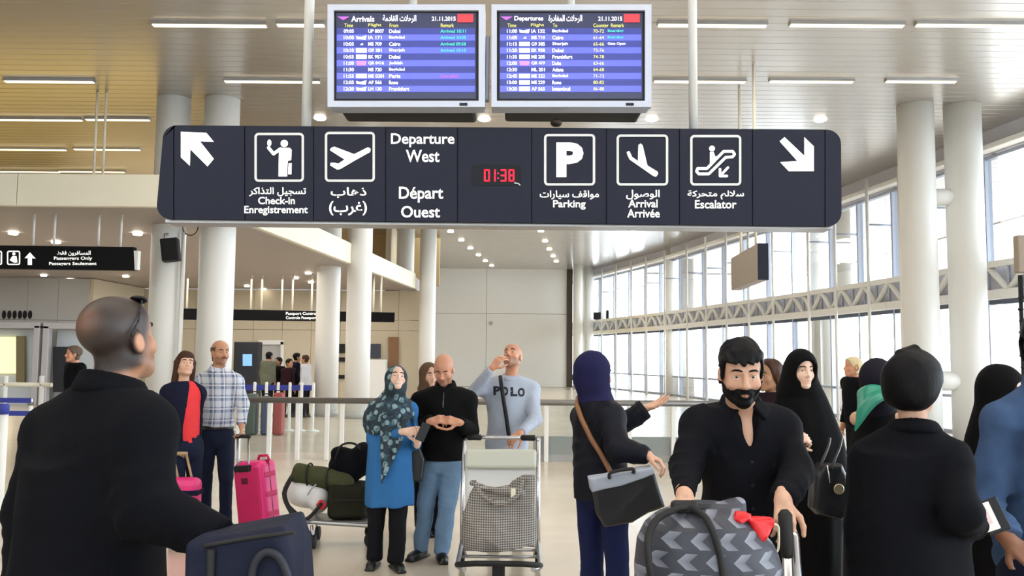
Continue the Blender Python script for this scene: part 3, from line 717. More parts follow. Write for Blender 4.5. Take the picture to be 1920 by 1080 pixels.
for y0, y1, nm in ((645, 662, 'upper'), (670, 678, 'middle'), (703, 710, 'lower')):
    wallpiece('wall_panel_box', f'{nm} small black box on wall seen between the middle columns', 'box', (635, y0, 646, y1), m_blackm)
# luggage stacked far behind the glass
for px, w_, y0, c_, nm in ((474, 20, 738, (70, 84, 78), 'grey green'), (500, 15, 742, (60, 70, 96), 'slate blue'), (524, 18, 736, (150, 62, 58), 'dull red')):
    p = at(px, y0, 18.6); s_ = w_ / F * 18.6 / 1.2
    t = thing('suitcase', f'far {nm} suitcase standing behind the glass balustrade', 'suitcase', (p.x, 18.6, 0))
    m = mat('case_' + nm.replace(' ', '_'), c_, .6)
    MB().box((p.x, 18.6, p.z / 2), (s_ * 1.2, .28, p.z), bev=.05).build('shell', m, t)
    MB().tube([(p.x - .08, 18.6, p.z - .02), (p.x - .08, 18.6, p.z + .04), (p.x + .08, 18.6, p.z + .04), (p.x + .08, 18.6, p.z - .02)], .012, 6).build('handle', m_blackm, t)
# ================================================================ SCULPTING (signed distance volumes -> one continuous mesh)
f32 = np.float32
def NV(v): return np.array(v, dtype=f32)
class Sdf:
    def __init__(s, lo, hi, vox):
        s.o = NV(lo); s.v = vox; n = np.ceil((NV(hi) - s.o) / vox).astype(int) + 1
        s.a = np.full(tuple(n), 5.0, f32)
    def win(s, lo, hi):
        i0 = np.clip(np.floor((NV(lo) - s.o) / s.v).astype(int), 0, np.array(s.a.shape)); i1 = np.clip(np.ceil((NV(hi) - s.o) / s.v).astype(int) + 1, 0, np.array(s.a.shape))
        sl = tuple(slice(a, b) for a, b in zip(i0, i1))
        ax = [s.o[k] + s.v * np.arange(i0[k], i1[k], dtype=f32) for k in range(3)]
        return sl, ax[0][:, None, None], ax[1][None, :, None], ax[2][None, None, :]
    def put(s, sl, d, k):
        A = s.a[sl]
        if k > 0:
            h = np.maximum(k - np.abs(A - d), 0) / k; s.a[sl] = np.minimum(A, d) - h * h * k * .25
        else: s.a[sl] = np.minimum(A, d)
    def cutd(s, sl, d, k):
        A = s.a[sl]
        if k > 0:
            h = np.maximum(k - np.abs(A + d), 0) / k; s.a[sl] = np.maximum(A, -d) + h * h * k * .25
        else: s.a[sl] = np.maximum(A, -d)
    def _cap(s, a, b, ra, rb, k, fl=1):
        a, b = NV(a), NV(b); rm = max(ra, rb) + k + 3 * s.v
        sl, X, Y, Z = s.win(np.minimum(a, b) - rm, np.maximum(a, b) + rm)
        ab = b - a; L2 = float(ab @ ab) + 1e-9
        t = np.clip(((X - a[0]) * ab[0] + (Y - a[1]) * ab[1] + (Z - a[2]) * ab[2]) / L2, 0, 1)
        d = np.sqrt((X - a[0] - t * ab[0]) ** 2 + (Y - a[1] - t * ab[1]) ** 2 + (Z - a[2] - t * ab[2]) ** 2) - (ra + t * (rb - ra))
        return sl, d
    def cap(s, a, b, ra, rb=None, k=.02): s.put(*s._cap(a, b, ra, ra if rb is None else rb, k), k); return s
    def ccap(s, a, b, ra, rb=None, k=.005): s.cutd(*s._cap(a, b, ra, ra if rb is None else rb, k), k); return s
    def _ell(s, c, r, M, k):
        c = NV(c); rm = max(r) + k + 3 * s.v; sl, X, Y, Z = s.win(c - rm, c + rm)
        X, Y, Z = X - c[0], Y - c[1], Z - c[2]
        if M is not None:
            m = np.array(M, dtype=f32)   # columns: local axes in world
            X, Y, Z = (X * m[0, i] + Y * m[1, i] + Z * m[2, i] for i in range(3))
        k0 = np.sqrt((X / r[0]) ** 2 + (Y / r[1]) ** 2 + (Z / r[2]) ** 2); k1 = np.sqrt((X / r[0] ** 2) ** 2 + (Y / r[1] ** 2) ** 2 + (Z / r[2] ** 2) ** 2)
        return sl, k0 * (k0 - 1) / (k1 + 1e-6)
    def ell(s, c, r, M=None, k=.02): s.put(*s._ell(c, r, M, k), k); return s
    def cell(s, c, r, M=None, k=.005): s.cutd(*s._ell(c, r, M, k), k); return s
    def _rbox(s, c, h, M, r):
        c = NV(c); rm = float(np.linalg.norm(h)) + r + 4 * s.v; sl, X, Y, Z = s.win(c - rm, c + rm); X, Y, Z = X - c[0], Y - c[1], Z - c[2]
        if M is not None:
            m = np.array(M, dtype=f32); X, Y, Z = (X * m[0, i] + Y * m[1, i] + Z * m[2, i] for i in range(3))
        q = [np.abs(P) - (hh - r) for P, hh in zip((X, Y, Z), h)]
        return sl, np.sqrt(sum(np.maximum(p, 0) ** 2 for p in q)) + np.minimum(np.maximum(np.maximum(q[0], q[1]), q[2]), 0) - r
    def rbox(s, c, h, M=None, r=.02, k=.01): s.put(*s._rbox(c, h, M, r), k); return s
    def cbox(s, c, h, M=None, r=.002, k=.004): s.cutd(*s._rbox(c, h, M, r), k); return s
    def loft(s, sec, k=.02, yaw=0, fold=None, rnd=.01, pw=2.0):
        # sec: (z, cx, cy, rx, ry) stacked elliptic sections; fold=(amp, n, phase, z power)
        sec = sorted(sec); z = [q[0] for q in sec]; cols = list(zip(*sec))
        zlo, zhi = z[0], z[-1]; RX = max(cols[3]) * 1.2 + k; RY = max(cols[4]) * 1.2 + k; RR = max(RX, RY) + 3 * s.v
        sl, X, Y, Z = s.win((min(cols[1]) - RR, min(cols[2]) - RR, zlo - k - 3 * s.v), (max(cols[1]) + RR, max(cols[2]) + RR, zhi + k + 3 * s.v))
        zz = Z.ravel()
        def smooth(c):
            zi = np.interp(zz, z, c); return zi.astype(f32)[None, None, :]
        cx, cy, rx, ry = (smooth(cols[i]) for i in range(1, 5))
        x, y = X - cx, Y - cy; c_, s_ = math.cos(R(yaw)), math.sin(R(yaw)); x, y = x * c_ + y * s_, -x * s_ + y * c_
        if fold:
            amp, n, ph = fold[:3]; th = np.arctan2(y / ry, x / rx); w = np.clip((zhi - Z) / (zhi - zlo), 0, 1) ** (fold[3] if len(fold) > 3 else 1)
            g = 1 + amp * w * (np.sin(n * th + ph + 3 * Z) + .5 * np.sin((n * 2 + 1) * th + 2 * ph - 4 * Z))
            rx, ry = rx * g, ry * g
        q = (np.abs(x / rx) ** pw + np.abs(y / ry) ** pw) ** (1 / pw)
        g1 = np.sqrt((x / rx ** 2) ** 2 + (y / ry ** 2) ** 2) + 1e-6
        d = np.where(q > .05, q * (q - 1) / g1 * np.where(pw == 2, 1, .8), -np.minimum(rx, ry))
        dz = np.maximum(zlo - Z, Z - zhi)
        s.put(sl, np.maximum(d, dz).astype(f32), k); return s
    def plane(s, n, p, lo=None, hi=None, k=.004):
        # remove everything on the side n points to
        n, p = NV(n), NV(p); n = n / np.linalg.norm(n)
        sl, X, Y, Z = s.win(s.o if lo is None else lo, s.o + s.v * np.array(s.a.shape) if hi is None else hi)
        d = (X - p[0]) * n[0] + (Y - p[1]) * n[1] + (Z - p[2]) * n[2]
        s.cutd(sl, -d, k); return s
    def band(s, w=4):
        idx = np.nonzero(np.abs(s.a) < w * s.v); P = s.o + s.v * np.stack(idx, 1).astype(f32); return idx, P
    def wrinkle(s, amp, freq=22, seed=0, stretch=(1, 1, .55), pts=()):
        """cloth relief: soft undulation plus sharp creases, and gathered creases round the bends in pts (point, axis, radius)"""
        idx, P = s.band(); rg = np.random.RandomState(seed); Q = P * NV(stretch); d = np.zeros(len(P), f32)
        for i in range(5):
            k = rg.normal(size=3); k = (k / np.linalg.norm(k) * freq * (.45 + .32 * i)).astype(f32); k2 = rg.normal(size=3).astype(f32) * freq * .3; k3 = rg.normal(size=3).astype(f32) * freq * .2
            ph = Q @ k + 2.0 * np.sin(Q @ k2 + rg.rand() * 6) + 1.2 * np.sin(Q @ k3 * 2.1 + rg.rand() * 6); w = np.clip(.5 + .9 * np.sin(Q @ k3 + rg.rand() * 6), 0, 1)
            d += (np.sin(ph) * .6 if i < 2 else (np.abs(np.sin(ph * .5)) ** .6 - .7) * 1.3 * w) / (1 + .3 * i)
        for p, ax, rad in pts:
            r = P - NV(p); dist2 = (r ** 2).sum(1); w = np.exp(-dist2 / (rad * rad)); k2 = rg.normal(size=3).astype(f32) * 16
            ph = (r @ norm(ax)) * (150 / (rad * 12 + .3)) + 2.4 * np.sin(P @ k2); d += 1.25 * (np.abs(np.sin(ph * .5)) ** .7 - .65) * w * np.clip(.6 + .7 * np.sin(P @ k2 * .7 + 2), 0, 1)
        s.a[idx] += (amp * .62 * d).astype(f32); return s
    def build(s, name, m, parent, col=None, smooth=True):
        a = np.clip(s.a / s.v, -3, 3).astype(np.float32)
        a[0] = a[-1] = 3; a[:, 0] = a[:, -1] = 3; a[:, :, 0] = 3; a[:, :, -1] = 3
        g = openvdb.FloatGrid(background=3.0); g.copyFromArray(a)
        p, _, q = g.convertToPolygons(0.0, 0.0)
        P = (p * s.v + s.o).astype(f32); off = NV(wloc(parent)) if parent is not None else NV((0, 0, 0))
        q = q[:, ::-1]
        me = bpy.data.meshes.new(name); me.vertices.add(len(P)); me.vertices.foreach_set('co', (P - off).ravel())
        me.loops.add(q.size); me.loops.foreach_set('vertex_index', np.ascontiguousarray(q).ravel().astype(np.int32))
        me.polygons.add(len(q)); me.polygons.foreach_set('loop_start', np.arange(0, q.size, 4, dtype=np.int32)); me.polygons.foreach_set('use_smooth', np.ones(len(q), bool))
        me.update(calc_edges=True); me.materials.append(m)
        if col is not None:
            at_ = me.color_attributes.new('Col', 'FLOAT_COLOR', 'POINT'); c = np.ones((len(P), 4), f32); c[:, :3] = col(P); at_.data.foreach_set('color', c.ravel())
        o = bpy.data.objects.new(name, me); link(o, parent)
        if parent is not None: WL[o.name] = wloc(parent)
        return o
# ---------------------------------------------------------------- materials for people
def skin_mat():
    k = NT('skin'); a = k.n('Attribute'); a.attribute_name = 'Col'; tc = k.n('TexCoord'); nz = k.n('TexNoise', Scale=90.0, Detail=3.0); k.l(tc.outputs['Object'], nz.inputs['Vector'])
    hs = k.n('HueSaturation'); k.l(a.outputs['Color'], hs.inputs['Color']); k.l(k.math('MULTIPLY_ADD', nz.outputs[0], .16, .92), hs.inputs['Value']); k.l(hs.outputs[0], k.b.inputs['Base Color'])
    k.b.inputs['Roughness'].default_value = .48; k.b.inputs['Specular IOR Level'].default_value = .4
    return k.m
m_skin = skin_mat()
def cloth(name, rgb, rough=.85, bump=.25, bscale=220, var=.12, sheen=0.0): return mat(name, rgb, rough, 0, .15, var=var, vscale=14, bump=bump, bscale=bscale, sheen=sheen)
m_blk = cloth('black_cloth', (8, 9, 15), .9); m_chador = cloth('black_chador_cloth', (6, 6, 8), .85, .1); m_shirt = cloth('black_shirt_cloth', (10, 11, 18), .8, .12)
m_navyj = cloth('navy_jacket_cloth', (16, 19, 34), .85); m_jeansD = cloth('dark_denim', (26, 32, 52), .85, .3, 320); m_jeansL = cloth('light_denim', (112, 140, 168), .85, .3, 320, .18)
m_denim = cloth('denim_shirt', (62, 84, 118), .85, .35, 340, .4)
def hairmat(name, rgb, rough=.55, spec=.16):
    k = NT(name); tc = k.n('TexCoord'); mp = k.n('Mapping'); mp.inputs['Scale'].default_value = (1, 1, .12); nz = k.n('TexNoise', Scale=170.0, Detail=2.0); k.l(tc.outputs['Object'], mp.inputs[0]); k.l(mp.outputs[0], nz.inputs['Vector'])
    c = lin(rgb); k.l(k.mix(nz.outputs[0], tuple(x * .55 for x in c[:3]) + (1,), tuple(x * 1.5 for x in c[:3]) + (1,)), k.b.inputs['Base Color']); bp = k.n('Bump', Strength=.35, Distance=.004); k.l(nz.outputs[0], bp.inputs['Height']); k.l(bp.outputs[0], k.b.inputs['Normal'])
    k.b.inputs['Roughness'].default_value = rough; k.b.inputs['Specular IOR Level'].default_value = spec; return k.m
m_hair = hairmat('dark_hair', (8, 8, 11)); m_brhair = hairmat('brown_hair', (64, 42, 30))
m_blond = hairmat('pale_blond_hair', (206, 190, 150)); m_grhair = mat('short_grey_brown_hair', (84, 66, 52), .7, var=.25, vscale=60)
m_shoe = mat('black_shoe', (14, 14, 15), .4); m_leather = mat('black_leather', (20, 21, 25), .38, bump=.15, bscale=90)
m_eye = mat('eye', (196, 188, 178), .25); m_iris = mat('dark_iris', (26, 18, 12), .1)
SK = {'tan': lin((186, 134, 104))[:3], 'light': lin((204, 160, 134))[:3], 'pale': lin((226, 188, 164))[:3], 'olive': lin((176, 130, 98))[:3], 'brown': lin((132, 88, 64))[:3], 'ruddy': lin((204, 146, 116))[:3]}
def norm(v): v = NV(v); return v / (np.linalg.norm(v) + 1e-9)
def frame(yaw, pitch=0, roll=0):
    # yaw 0 faces the camera, + turns to image right; columns x (person's right), y (forward), z (up)
    y, p = R(yaw), R(pitch); f = NV((math.sin(y) * math.cos(p), -math.cos(y) * math.cos(p), math.sin(p)))
    x = norm(np.cross(f, (0, 0, 1))); z = np.cross(x, f); r = R(roll); x, z = x * math.cos(r) + z * math.sin(r), z * math.cos(r) - x * math.sin(r)
    return np.stack([x, f, z], 1).astype(f32)
def head(V, c, M, s=1.0, beardless=True, fem=False, detail=True):
    c = NV(c); W = lambda *l: c + M @ NV(l) * s
    E = lambda l, r, k=.02: V.ell(W(*l), [q * s for q in r], M, k * s)
    E((0, -.017, .038), (.076, .096, .083)); E((0, .022, -.030 + .004 * fem), (.063, .070, .086 - .004 * fem), .03); E((0, .03, .05), (.06, .062, .05), .03)
    for sx_ in (-1, 1):
        V.cap(W(sx_ * .05, .0, -.068), W(sx_ * (.018 if fem else .012), .066, -.100 + .005 * fem), .016 * s, .017 * s, .03 * s)
        E((sx_ * .04, .058, -.034), (.024, .022, .026), .02)
        V.cap(W(sx_ * .012, .088, .021), W(sx_ * .044, .070, .020), .009 * s, .007 * s, .012 * s)
        if detail:
            V.cell(W(sx_ * .031, .100, -.003), [.017 * s, .0185 * s, .0105 * s], M, .010 * s)
            V.cap(W(sx_ * .0175, .0800, .0045), W(sx_ * .031, .0845, .0075), .0042 * s, .0046 * s, .004 * s); V.cap(W(sx_ * .031, .0845, .0075), W(sx_ * .0445, .0735, .003), .0046 * s, .004 * s, .004 * s)
            V.cap(W(sx_ * .019, .0785, -.0085), W(sx_ * .031, .0815, -.0115), .0036 * s, .004 * s, .005 * s); V.cap(W(sx_ * .031, .0815, -.0115), W(sx_ * .044, .0725, -.0065), .004 * s, .0036 * s, .005 * s)
        E((sx_ * .0785, -.008, -.014), (.009, .021, .033), .01); V.cell(W(sx_ * .090, -.003, -.010), [.007 * s, .011 * s, .017 * s], M, .006 * s)
        V.cap(W(sx_ * .011, .098, -.040), W(sx_ * .012, .094, -.039), .0085 * s, None, .008 * s)
    V.cap(W(0, .090, .014), W(0, .106 if fem else .112, -.030 if fem else -.033), .0068 * s, (.0088 if fem else .0115) * s, .010 * s); V.cap(W(0, .106 if fem else .112, -.034), W(0, .095, -.043), (.008 if fem else .010) * s, .007 * s, .008 * s)
    E((0, .078, -.101), (.020, .018, .018), .02); E((0, .084, -.066), (.030, .014, .020), .014)
    V.cap(W(-.020, .088, -.064), W(.020, .088, -.064), .0055 * s, None, .005 * s); V.cap(W(-.016, .088, -.075), W(.016, .088, -.075), .0065 * s, None, .005 * s)
    V.cap(W(0, .096, -.063), W(0, .097, -.075), .006 * s, None, .008 * s)
    if detail: V.ccap(W(-.021, .098, -.0695), W(.021, .098, -.0695), .0022 * s, None, .003 * s)
def headcol(c, M, s, skin, stub=0, scalp=0, scalpc=(.05, .035, .028), beardc=(.04, .03, .025), bald=0):
    c = NV(c); skin = NV(skin)
    def f(P):
        l = (P - c) @ M / s; x, y, z = np.abs(l[:, 0]), l[:, 1], l[:, 2]; o = np.tile(skin, (len(P), 1)).astype(f32)
        inh = (np.linalg.norm(l, axis=1) < .16)
        def mixin(w, col): o[:] = o * (1 - w[:, None]) + NV(col) * w[:, None]
        sm = lambda e0, e1, v: (lambda t: t * t * (3 - 2 * t))(np.clip((v - e0) / (e1 - e0), 0, 1))
        ck = np.exp(-(((x - .042) / .022) ** 2 + ((z + .035) / .022) ** 2)) * (y > .03) * inh; mixin(ck * .3, (skin[0] * 1.02, skin[1] * .78, skin[2] * .74))
        if stub:
            w = sm(-.035, -.06, z) * sm(.0, .03, y) * sm(-.135, -.11, z); mu = np.exp(-(((z + .052) / .009) ** 2)) * (x < .034) * (y > .06); mixin(np.maximum(w, mu) * stub * inh, beardc)
        if scalp:
            w = sm(-.06, .0, -.857 * (y - .055) + .514 * (z - .06)) * sm(-.10, -.07, z) * (1 - sm(.022, .012, np.sqrt((y + .008) ** 2 + ((z + .014) * .7) ** 2)) * (x > .07)); w = w * (1 - bald * sm(.058, .010, np.sqrt((x - .0) ** 2 + (y + .088) ** 2 + (z - .062) ** 2))); mixin(w * scalp * inh, scalpc)
        lp = np.exp(-(((z + .0695) / .010) ** 2)) * (x < .025) * (y > .075) * inh; mixin(lp * .65, (skin[0] * .80, skin[1] * .50, skin[2] * .48))
        return o
    return f
def eyes(parent, c, M, s, brow=m_hair, look=(0, 1, 0), brows=True):
    c = NV(c); W = lambda *l: Vector(c + M @ NV(l) * s)
    for sx_ in (-1, 1):
        e = W(sx_ * .031, .0725, -.002); t = bmesh.new(); bmesh.ops.create_uvsphere(t, u_segments=14, v_segments=10, radius=.0122 * s)
        for f in t.faces: f.smooth = True
        b = MB(); b.add(t, Matrix.Translation(e)); eo = b.build('eye', m_eye, parent)
        d = Vector(M @ norm((look[0] + sx_ * -.0, look[1], look[2]))); t = bmesh.new(); bmesh.ops.create_uvsphere(t, u_segments=12, v_segments=8, radius=.0066 * s)
        b = MB(); b.add(t, Matrix.Translation(e + d * .0069 * s)); b.build('iris', m_iris, eo)
        if brows:
            MB().tube([W(sx_ * .012, .099, .021), W(sx_ * .026, .097, .026), W(sx_ * .040, .088, .025), W(sx_ * .050, .077, .019)], [.0025 * s, .004 * s, .0038 * s, .0018 * s], 8).build('eyebrow', brow, parent)
def shell(V, c, M, s, off, mask, vox=None):
    """copy of the sculpted surface pushed out by off and kept where mask(local) < 0 (hair, beard)"""
    c = NV(c); lo, hi = c - .17 * s, c + .17 * s; sl, X, Y, Z = V.win(lo, hi)
    W = Sdf((float(X.min()), float(Y.min()), float(Z.min())), (float(X.max()), float(Y.max()), float(Z.max())), V.v)
    A = V.a[sl]; n = [min(a, b) for a, b in zip(A.shape, W.a.shape)]
    X, Y, Z = X[:n[0]] - c[0], Y[:, :n[1]] - c[1], Z[:, :, :n[2]] - c[2]
    l = [(X * M[0, i] + Y * M[1, i] + Z * M[2, i]) / s for i in range(3)]
    W.a = np.maximum(A[:n[0], :n[1], :n[2]] - off * s, mask(*l) * s).astype(f32)
    return W
def smax(*a):
    r = a[0]
    for b in a[1:]: r = np.maximum(r, b)
    return r
def hairmask(hl=.075, hz=.062, nape=-.085, sb=-.03, ear=.030):
    n = NV((-(hz - sb), (hl - .012))); n = n / np.linalg.norm(n); cc = n[0] * hl + n[1] * hz
    return lambda x, y, z: smax(cc - (n[0] * y + n[1] * z), nape - z - .25 * np.minimum(y + .05, 0), ear - np.sqrt((y + .006) ** 2 + (z * .8 + .012) ** 2) - 10 * (np.abs(x) < .060))
def hand(V, w, d, n, thumb, curl=(25, 30, 20), s=1.0, spread=4, tcurl=25):
    """w wrist, d to knuckles, n palm normal, thumb=+1/-1 side along d x n"""
    w = NV(w); d = norm(d); n = norm(NV(n) - d * float(NV(n) @ d)); t = np.cross(d, n) * thumb
    P = lambda a, b, c: w + (d * a + t * b + n * c) * s
    offs = (.029, .010, -.009, -.027); L = ((.043, .026, .022), (.047, .030, .023), (.044, .028, .022), (.034, .021, .019)); rr = (.0090, .0092, .0088, .0078)
    V.cap(P(-.03, 0, 0), P(.012, 0, 0), .026 * s, .025 * s, .015)
    for i, o in enumerate(offs): V.cap(P(.0, o * .55, 0), P(.084 - abs(o - .01) * .12, o, 0), .0145 * s, .0115 * s, .010 * s)
    V.cap(P(.02, .018, .010), P(.045, .030, .012), .015 * s, .012 * s, .012 * s)
    for i, o in enumerate(offs):
        p = P(.084 - abs(o - .01) * .12, o, 0); cs = curl[i] if isinstance(curl[0], (tuple, list)) else curl; ang = 0; sp = R(spread * (o - .001) / .02)
        for j in range(3):
            ang += R(cs[j]); dd = d * math.cos(ang) + n * math.sin(ang); dd = dd * math.cos(sp) + t * math.sin(sp)
            q = p + dd * L[i][j] * s; r0 = rr[i] * (1 - .09 * j) * s; V.cap(p, q, r0, r0 * .92, .003 * s); p = q
    p = P(.022, .026, .004); dirs = (d * .62 + t * .72 + n * .30, d * .86 + t * .38 + n * .35, d * .95 + t * .1 + n * (.3 + tcurl * .01))
    for j, (dd, ln) in enumerate(zip(dirs, (.044, .034, .028))):
        q = p + norm(dd) * ln * s; V.cap(p, q, (.0125 - .0013 * j) * s, (.0115 - .0015 * j) * s, .006 * s); p = q
def ring(V, c, M, rx, ry, r, k=.006, a0=0, a1=360, n=20, dz=lambda a: 0):
    c = NV(c); pts = [c + M @ NV((rx * math.cos(R(a)), ry * math.sin(R(a)), dz(a))) for a in np.linspace(a0, a1, n)]
    for p, q in zip(pts, pts[1:]): V.cap(p, q, r, None, k)
def shoes(parent, feet, yaw, m=m_shoe, s=1.0, vox=.007):
    for (x, y), yw in zip(feet, yaw if isinstance(yaw, (list, tuple)) else (yaw, yaw)):
        M = frame(yw); f = M[:, 1]; c = NV((x, y, 0)); V = Sdf(c - NV((.2, .2, .02)), c + NV((.2, .2, .16)), vox)
        V.ell(c + f * .09 * s + NV((0, 0, .035)), [.048 * s, .10 * s, .042 * s], M).ell(c - f * .02 * s + NV((0, 0, .05)), [.042 * s, .07 * s, .05 * s], M, .03).cap(c - f * .02 + NV((0, 0, .06)), c - f * .02 + NV((0, 0, .13)), .04 * s, .042 * s, .02)
        V.rbox(c + f * .045 * s + NV((0, 0, .013)), [.043 * s, .145 * s, .012], M, .012, .008); V.plane((0, 0, -1), c + NV((0, 0, .002)))
        V.build('shoe', m, parent)
class Fig:
    """skeleton from photograph pixels: (px, py, depth offset) -> world"""
    def __init__(s, label, D, bx, vb=.007, vc=.010, group=None):
        s.D = D; s.root = thing('person', label, 'person', (at(bx, 700, D).x, D, 0), group); s.vb, s.vc = vb, vc
        s.x0 = s.root.location.x
    def J(s, px, py, dd=0): return NV(at(px, py, s.D + dd))
    def F(s, px, dd=0): p = at(px, 950, s.D + dd); return (p.x, p.y)
    def vol(s, pts, pad, vox): pts = np.array(pts); return Sdf(pts.min(0) - pad, pts.max(0) + pad, vox)
def torso(V, N, Pv, SL, SR, o=0, dep=1.0, wid=1.0, k=.05, fwd=None, belly=0):
    N, Pv, SL, SR = map(NV, (N, Pv, SL, SR)); up = norm(N - Pv); r = SR - SL; W = float(np.linalg.norm(r)) / 2 * wid; r = norm(r - up * float(r @ up)); f = np.cross(up, r) if fwd is None else norm(fwd)
    M = np.stack([r, np.cross(up, r), up], 1); L = float(np.linalg.norm(N - Pv)); mid = lambda t, q=0: Pv + up * L * t + f * q
    V.ell(mid(.66, .01), [W * .92 + o, .112 * dep + o, .20 + o], M, k); V.ell(mid(.40, .012 + belly * .4), [W * .80 + o, .105 * dep + o + belly, .19 + o], M, k); V.ell(mid(.06), [W * .86 + o, .115 * dep + o, .17 + o], M, k)
    V.ell(mid(.80), [W * .98 + o, .085 * dep + o, .09 + o], M, k)
    for S_ in (SL, SR): V.cap(mid(.99), S_, .048 + o, .058 + o, k)
def limb(V, a, b, c, r, k=.025): V.cap(a, b, r[0], r[1], k); V.cap(b, c, r[1] * .99, r[2], k)
def trousers(fig, hipL, hipR, kneeL, kneeR, ankL, ankR, m, r=(.092, .066, .058), wr=.006, seed=1, wz=None, wr_hi=None, name='trousers'):
    pts = [NV(p) for p in (hipL, hipR, kneeL, kneeR, ankL, ankR)]
    V = fig.vol(pts, .2, fig.vc)
    c = (pts[0] + pts[1]) / 2; w = float(np.linalg.norm(pts[1] - pts[0])) / 2
    M = np.stack([norm(pts[1] - pts[0]), norm(np.cross((0, 0, 1), pts[1] - pts[0])), NV((0, 0, 1))], 1)
    V.ell(c + NV((0, 0, .05)), [w + .085, .125, .15], M, .04)
    for h, kn, an in ((0, 2, 4), (1, 3, 5)): limb(V, pts[h], pts[kn], pts[an], r, .02)
    V.wrinkle(wr, 20, seed, (1, 1, .9), [(pts[2], (0, 0, 1), .10), (pts[3], (0, 0, 1), .10), (pts[4] + .08 * NV((0, 0, 1)), (0, 0, 1), .10), (pts[5] + .08 * NV((0, 0, 1)), (0, 0, 1), .10), (c - .04 * NV((0, 0, 1)), (.6, 0, 1), .12)]); z = min(pts[4][2], pts[5][2]) - .0
    for a in (4, 5): V.plane((0, 0, -1), pts[a] + NV((0, 0, -.035)), pts[a] - .15, pts[a] + NV((.15, .15, .02)))
    return V.build(name, m, fig.root)
# ================================================================ PEOPLE
UP = NV((0, 0, 1))
def Zp(p, z): return NV((p[0], p[1], z))
def stand(fig, H, yaw, pitch=0, roll=0, hyaw=None, s=1.0, sw=.165, lean=0, **ov):
    """joints of a standing figure by human proportion; ov replaces any joint by (px,py,dd) or a world vector"""
    H = fig.J(*H); M = frame(yaw); r, f = M[:, 0], M[:, 1]
    j = {'H': H, 'M': frame(yaw if hyaw is None else hyaw, pitch, roll), 's': s, 'r': r, 'f': f}
    def g(k, d):
        v = ov.get(k); j[k] = d if v is None else (fig.J(*v) if isinstance(v, tuple) else NV(v))
        return j[k]
    g('N', H - UP * .150 * s - f * .035); P = g('P', Zp(j['N'] - f * (.02 + lean), H[2] * .575))
    for sd, sg_ in (('R', 1), ('L', -1)):
        S_ = g('S' + sd, j['N'] - UP * .055 + r * sw * sg_); E = g('E' + sd, S_ - UP * .275 + r * .035 * sg_ - f * .02); W = g('W' + sd, E - UP * .235 + f * .07)
        h = g('h' + sd, P - UP * .05 + r * .088 * sg_); a = g('A' + sd, Zp(h + r * .02 * sg_, .085)); g('K' + sd, (h + a) / 2 + f * .02 + UP * .02)
    return j
def body(fig, j, skin='light', fem=False, hands=(None, None), zlo=None, detail=True, pad=.16, neck=.054, arms=True):
    ks = ['N', 'P', 'SR', 'SL', 'ER', 'EL', 'WR', 'WL']; pts = np.array([j[k] for k in ks if arms or k in ('N', 'P', 'SR', 'SL')] + [j['H'] + UP * .15])
    lo, hi = pts.min(0) - pad, pts.max(0) + NV((pad, pad, .03))
    if zlo is not None: lo[2] = max(lo[2], zlo)
    V = Sdf(lo, hi, fig.vb); j['skin'] = skin
    torso(V, j['N'] - UP * .01, j['P'], j['SR'], j['SL'], -.018, .95, .95, .04, j['f'])
    head(V, j['H'], j['M'], j['s'], fem=fem, detail=detail)
    hb = j['H'] + j['M'] @ NV((0, -.02, -.06)) * j['s']; V.cap(hb, j['N'] - UP * .03, neck * (.86 if fem else 1), neck * (.92 if fem else 1.05), .03)
    for sd, hd in (('R', hands[0]), ('L', hands[1])):
        if not arms or hd is False: continue
        limb(V, j['S' + sd], j['E' + sd], j['W' + sd], (.042, .034, .025 if not fem else .022))
        if hd is None: fa = norm(j['W' + sd] - j['E' + sd]); hd = dict(d=fa, n=-j['r'] * (1 if sd == 'R' else -1), t=None)
        d, n = norm(hd['d']), hd['n']; nn = norm(NV(n) - d * float(NV(n) @ d))
        t = hd.get('t')
        if t is None:   # anatomical thumb side: right hand  thumb = n x d
            want = np.cross(nn, d) * (1 if sd == 'R' else -1); t = 1 if float(np.cross(d, nn) @ want) > 0 else -1
        hand(V, j['W' + sd], d, nn, t, hd.get('curl', (22, 28, 18)), (.92 if fem else 1.0) * hd.get('s', 1))
    return V
def finish(fig, V, j, stub=0, scalp=0, scalpc=(.05, .035, .028), beardc=(.03, .022, .018), brow=m_hair, ey=True, look=(0, 1, 0), bald=0):
    o = V.build('body', m_skin, fig.root, headcol(j['H'], j['M'], j['s'], SK[j['skin']], stub, scalp, scalpc, beardc, bald))
    if ey: eyes(fig.root, j['H'], j['M'], j['s'], brow, look)
    return o
def hairshell(fig, V, j, m, off=.012, mask=None, name='hair', wr=.004, extra=None, freq=60):
    W = shell(V, j['H'], j['M'], j['s'], off, mask or hairmask())
    if extra: extra(W)
    W.wrinkle(wr, freq, 3, (1, 1, 1)); return W.build(name, m, fig.root)
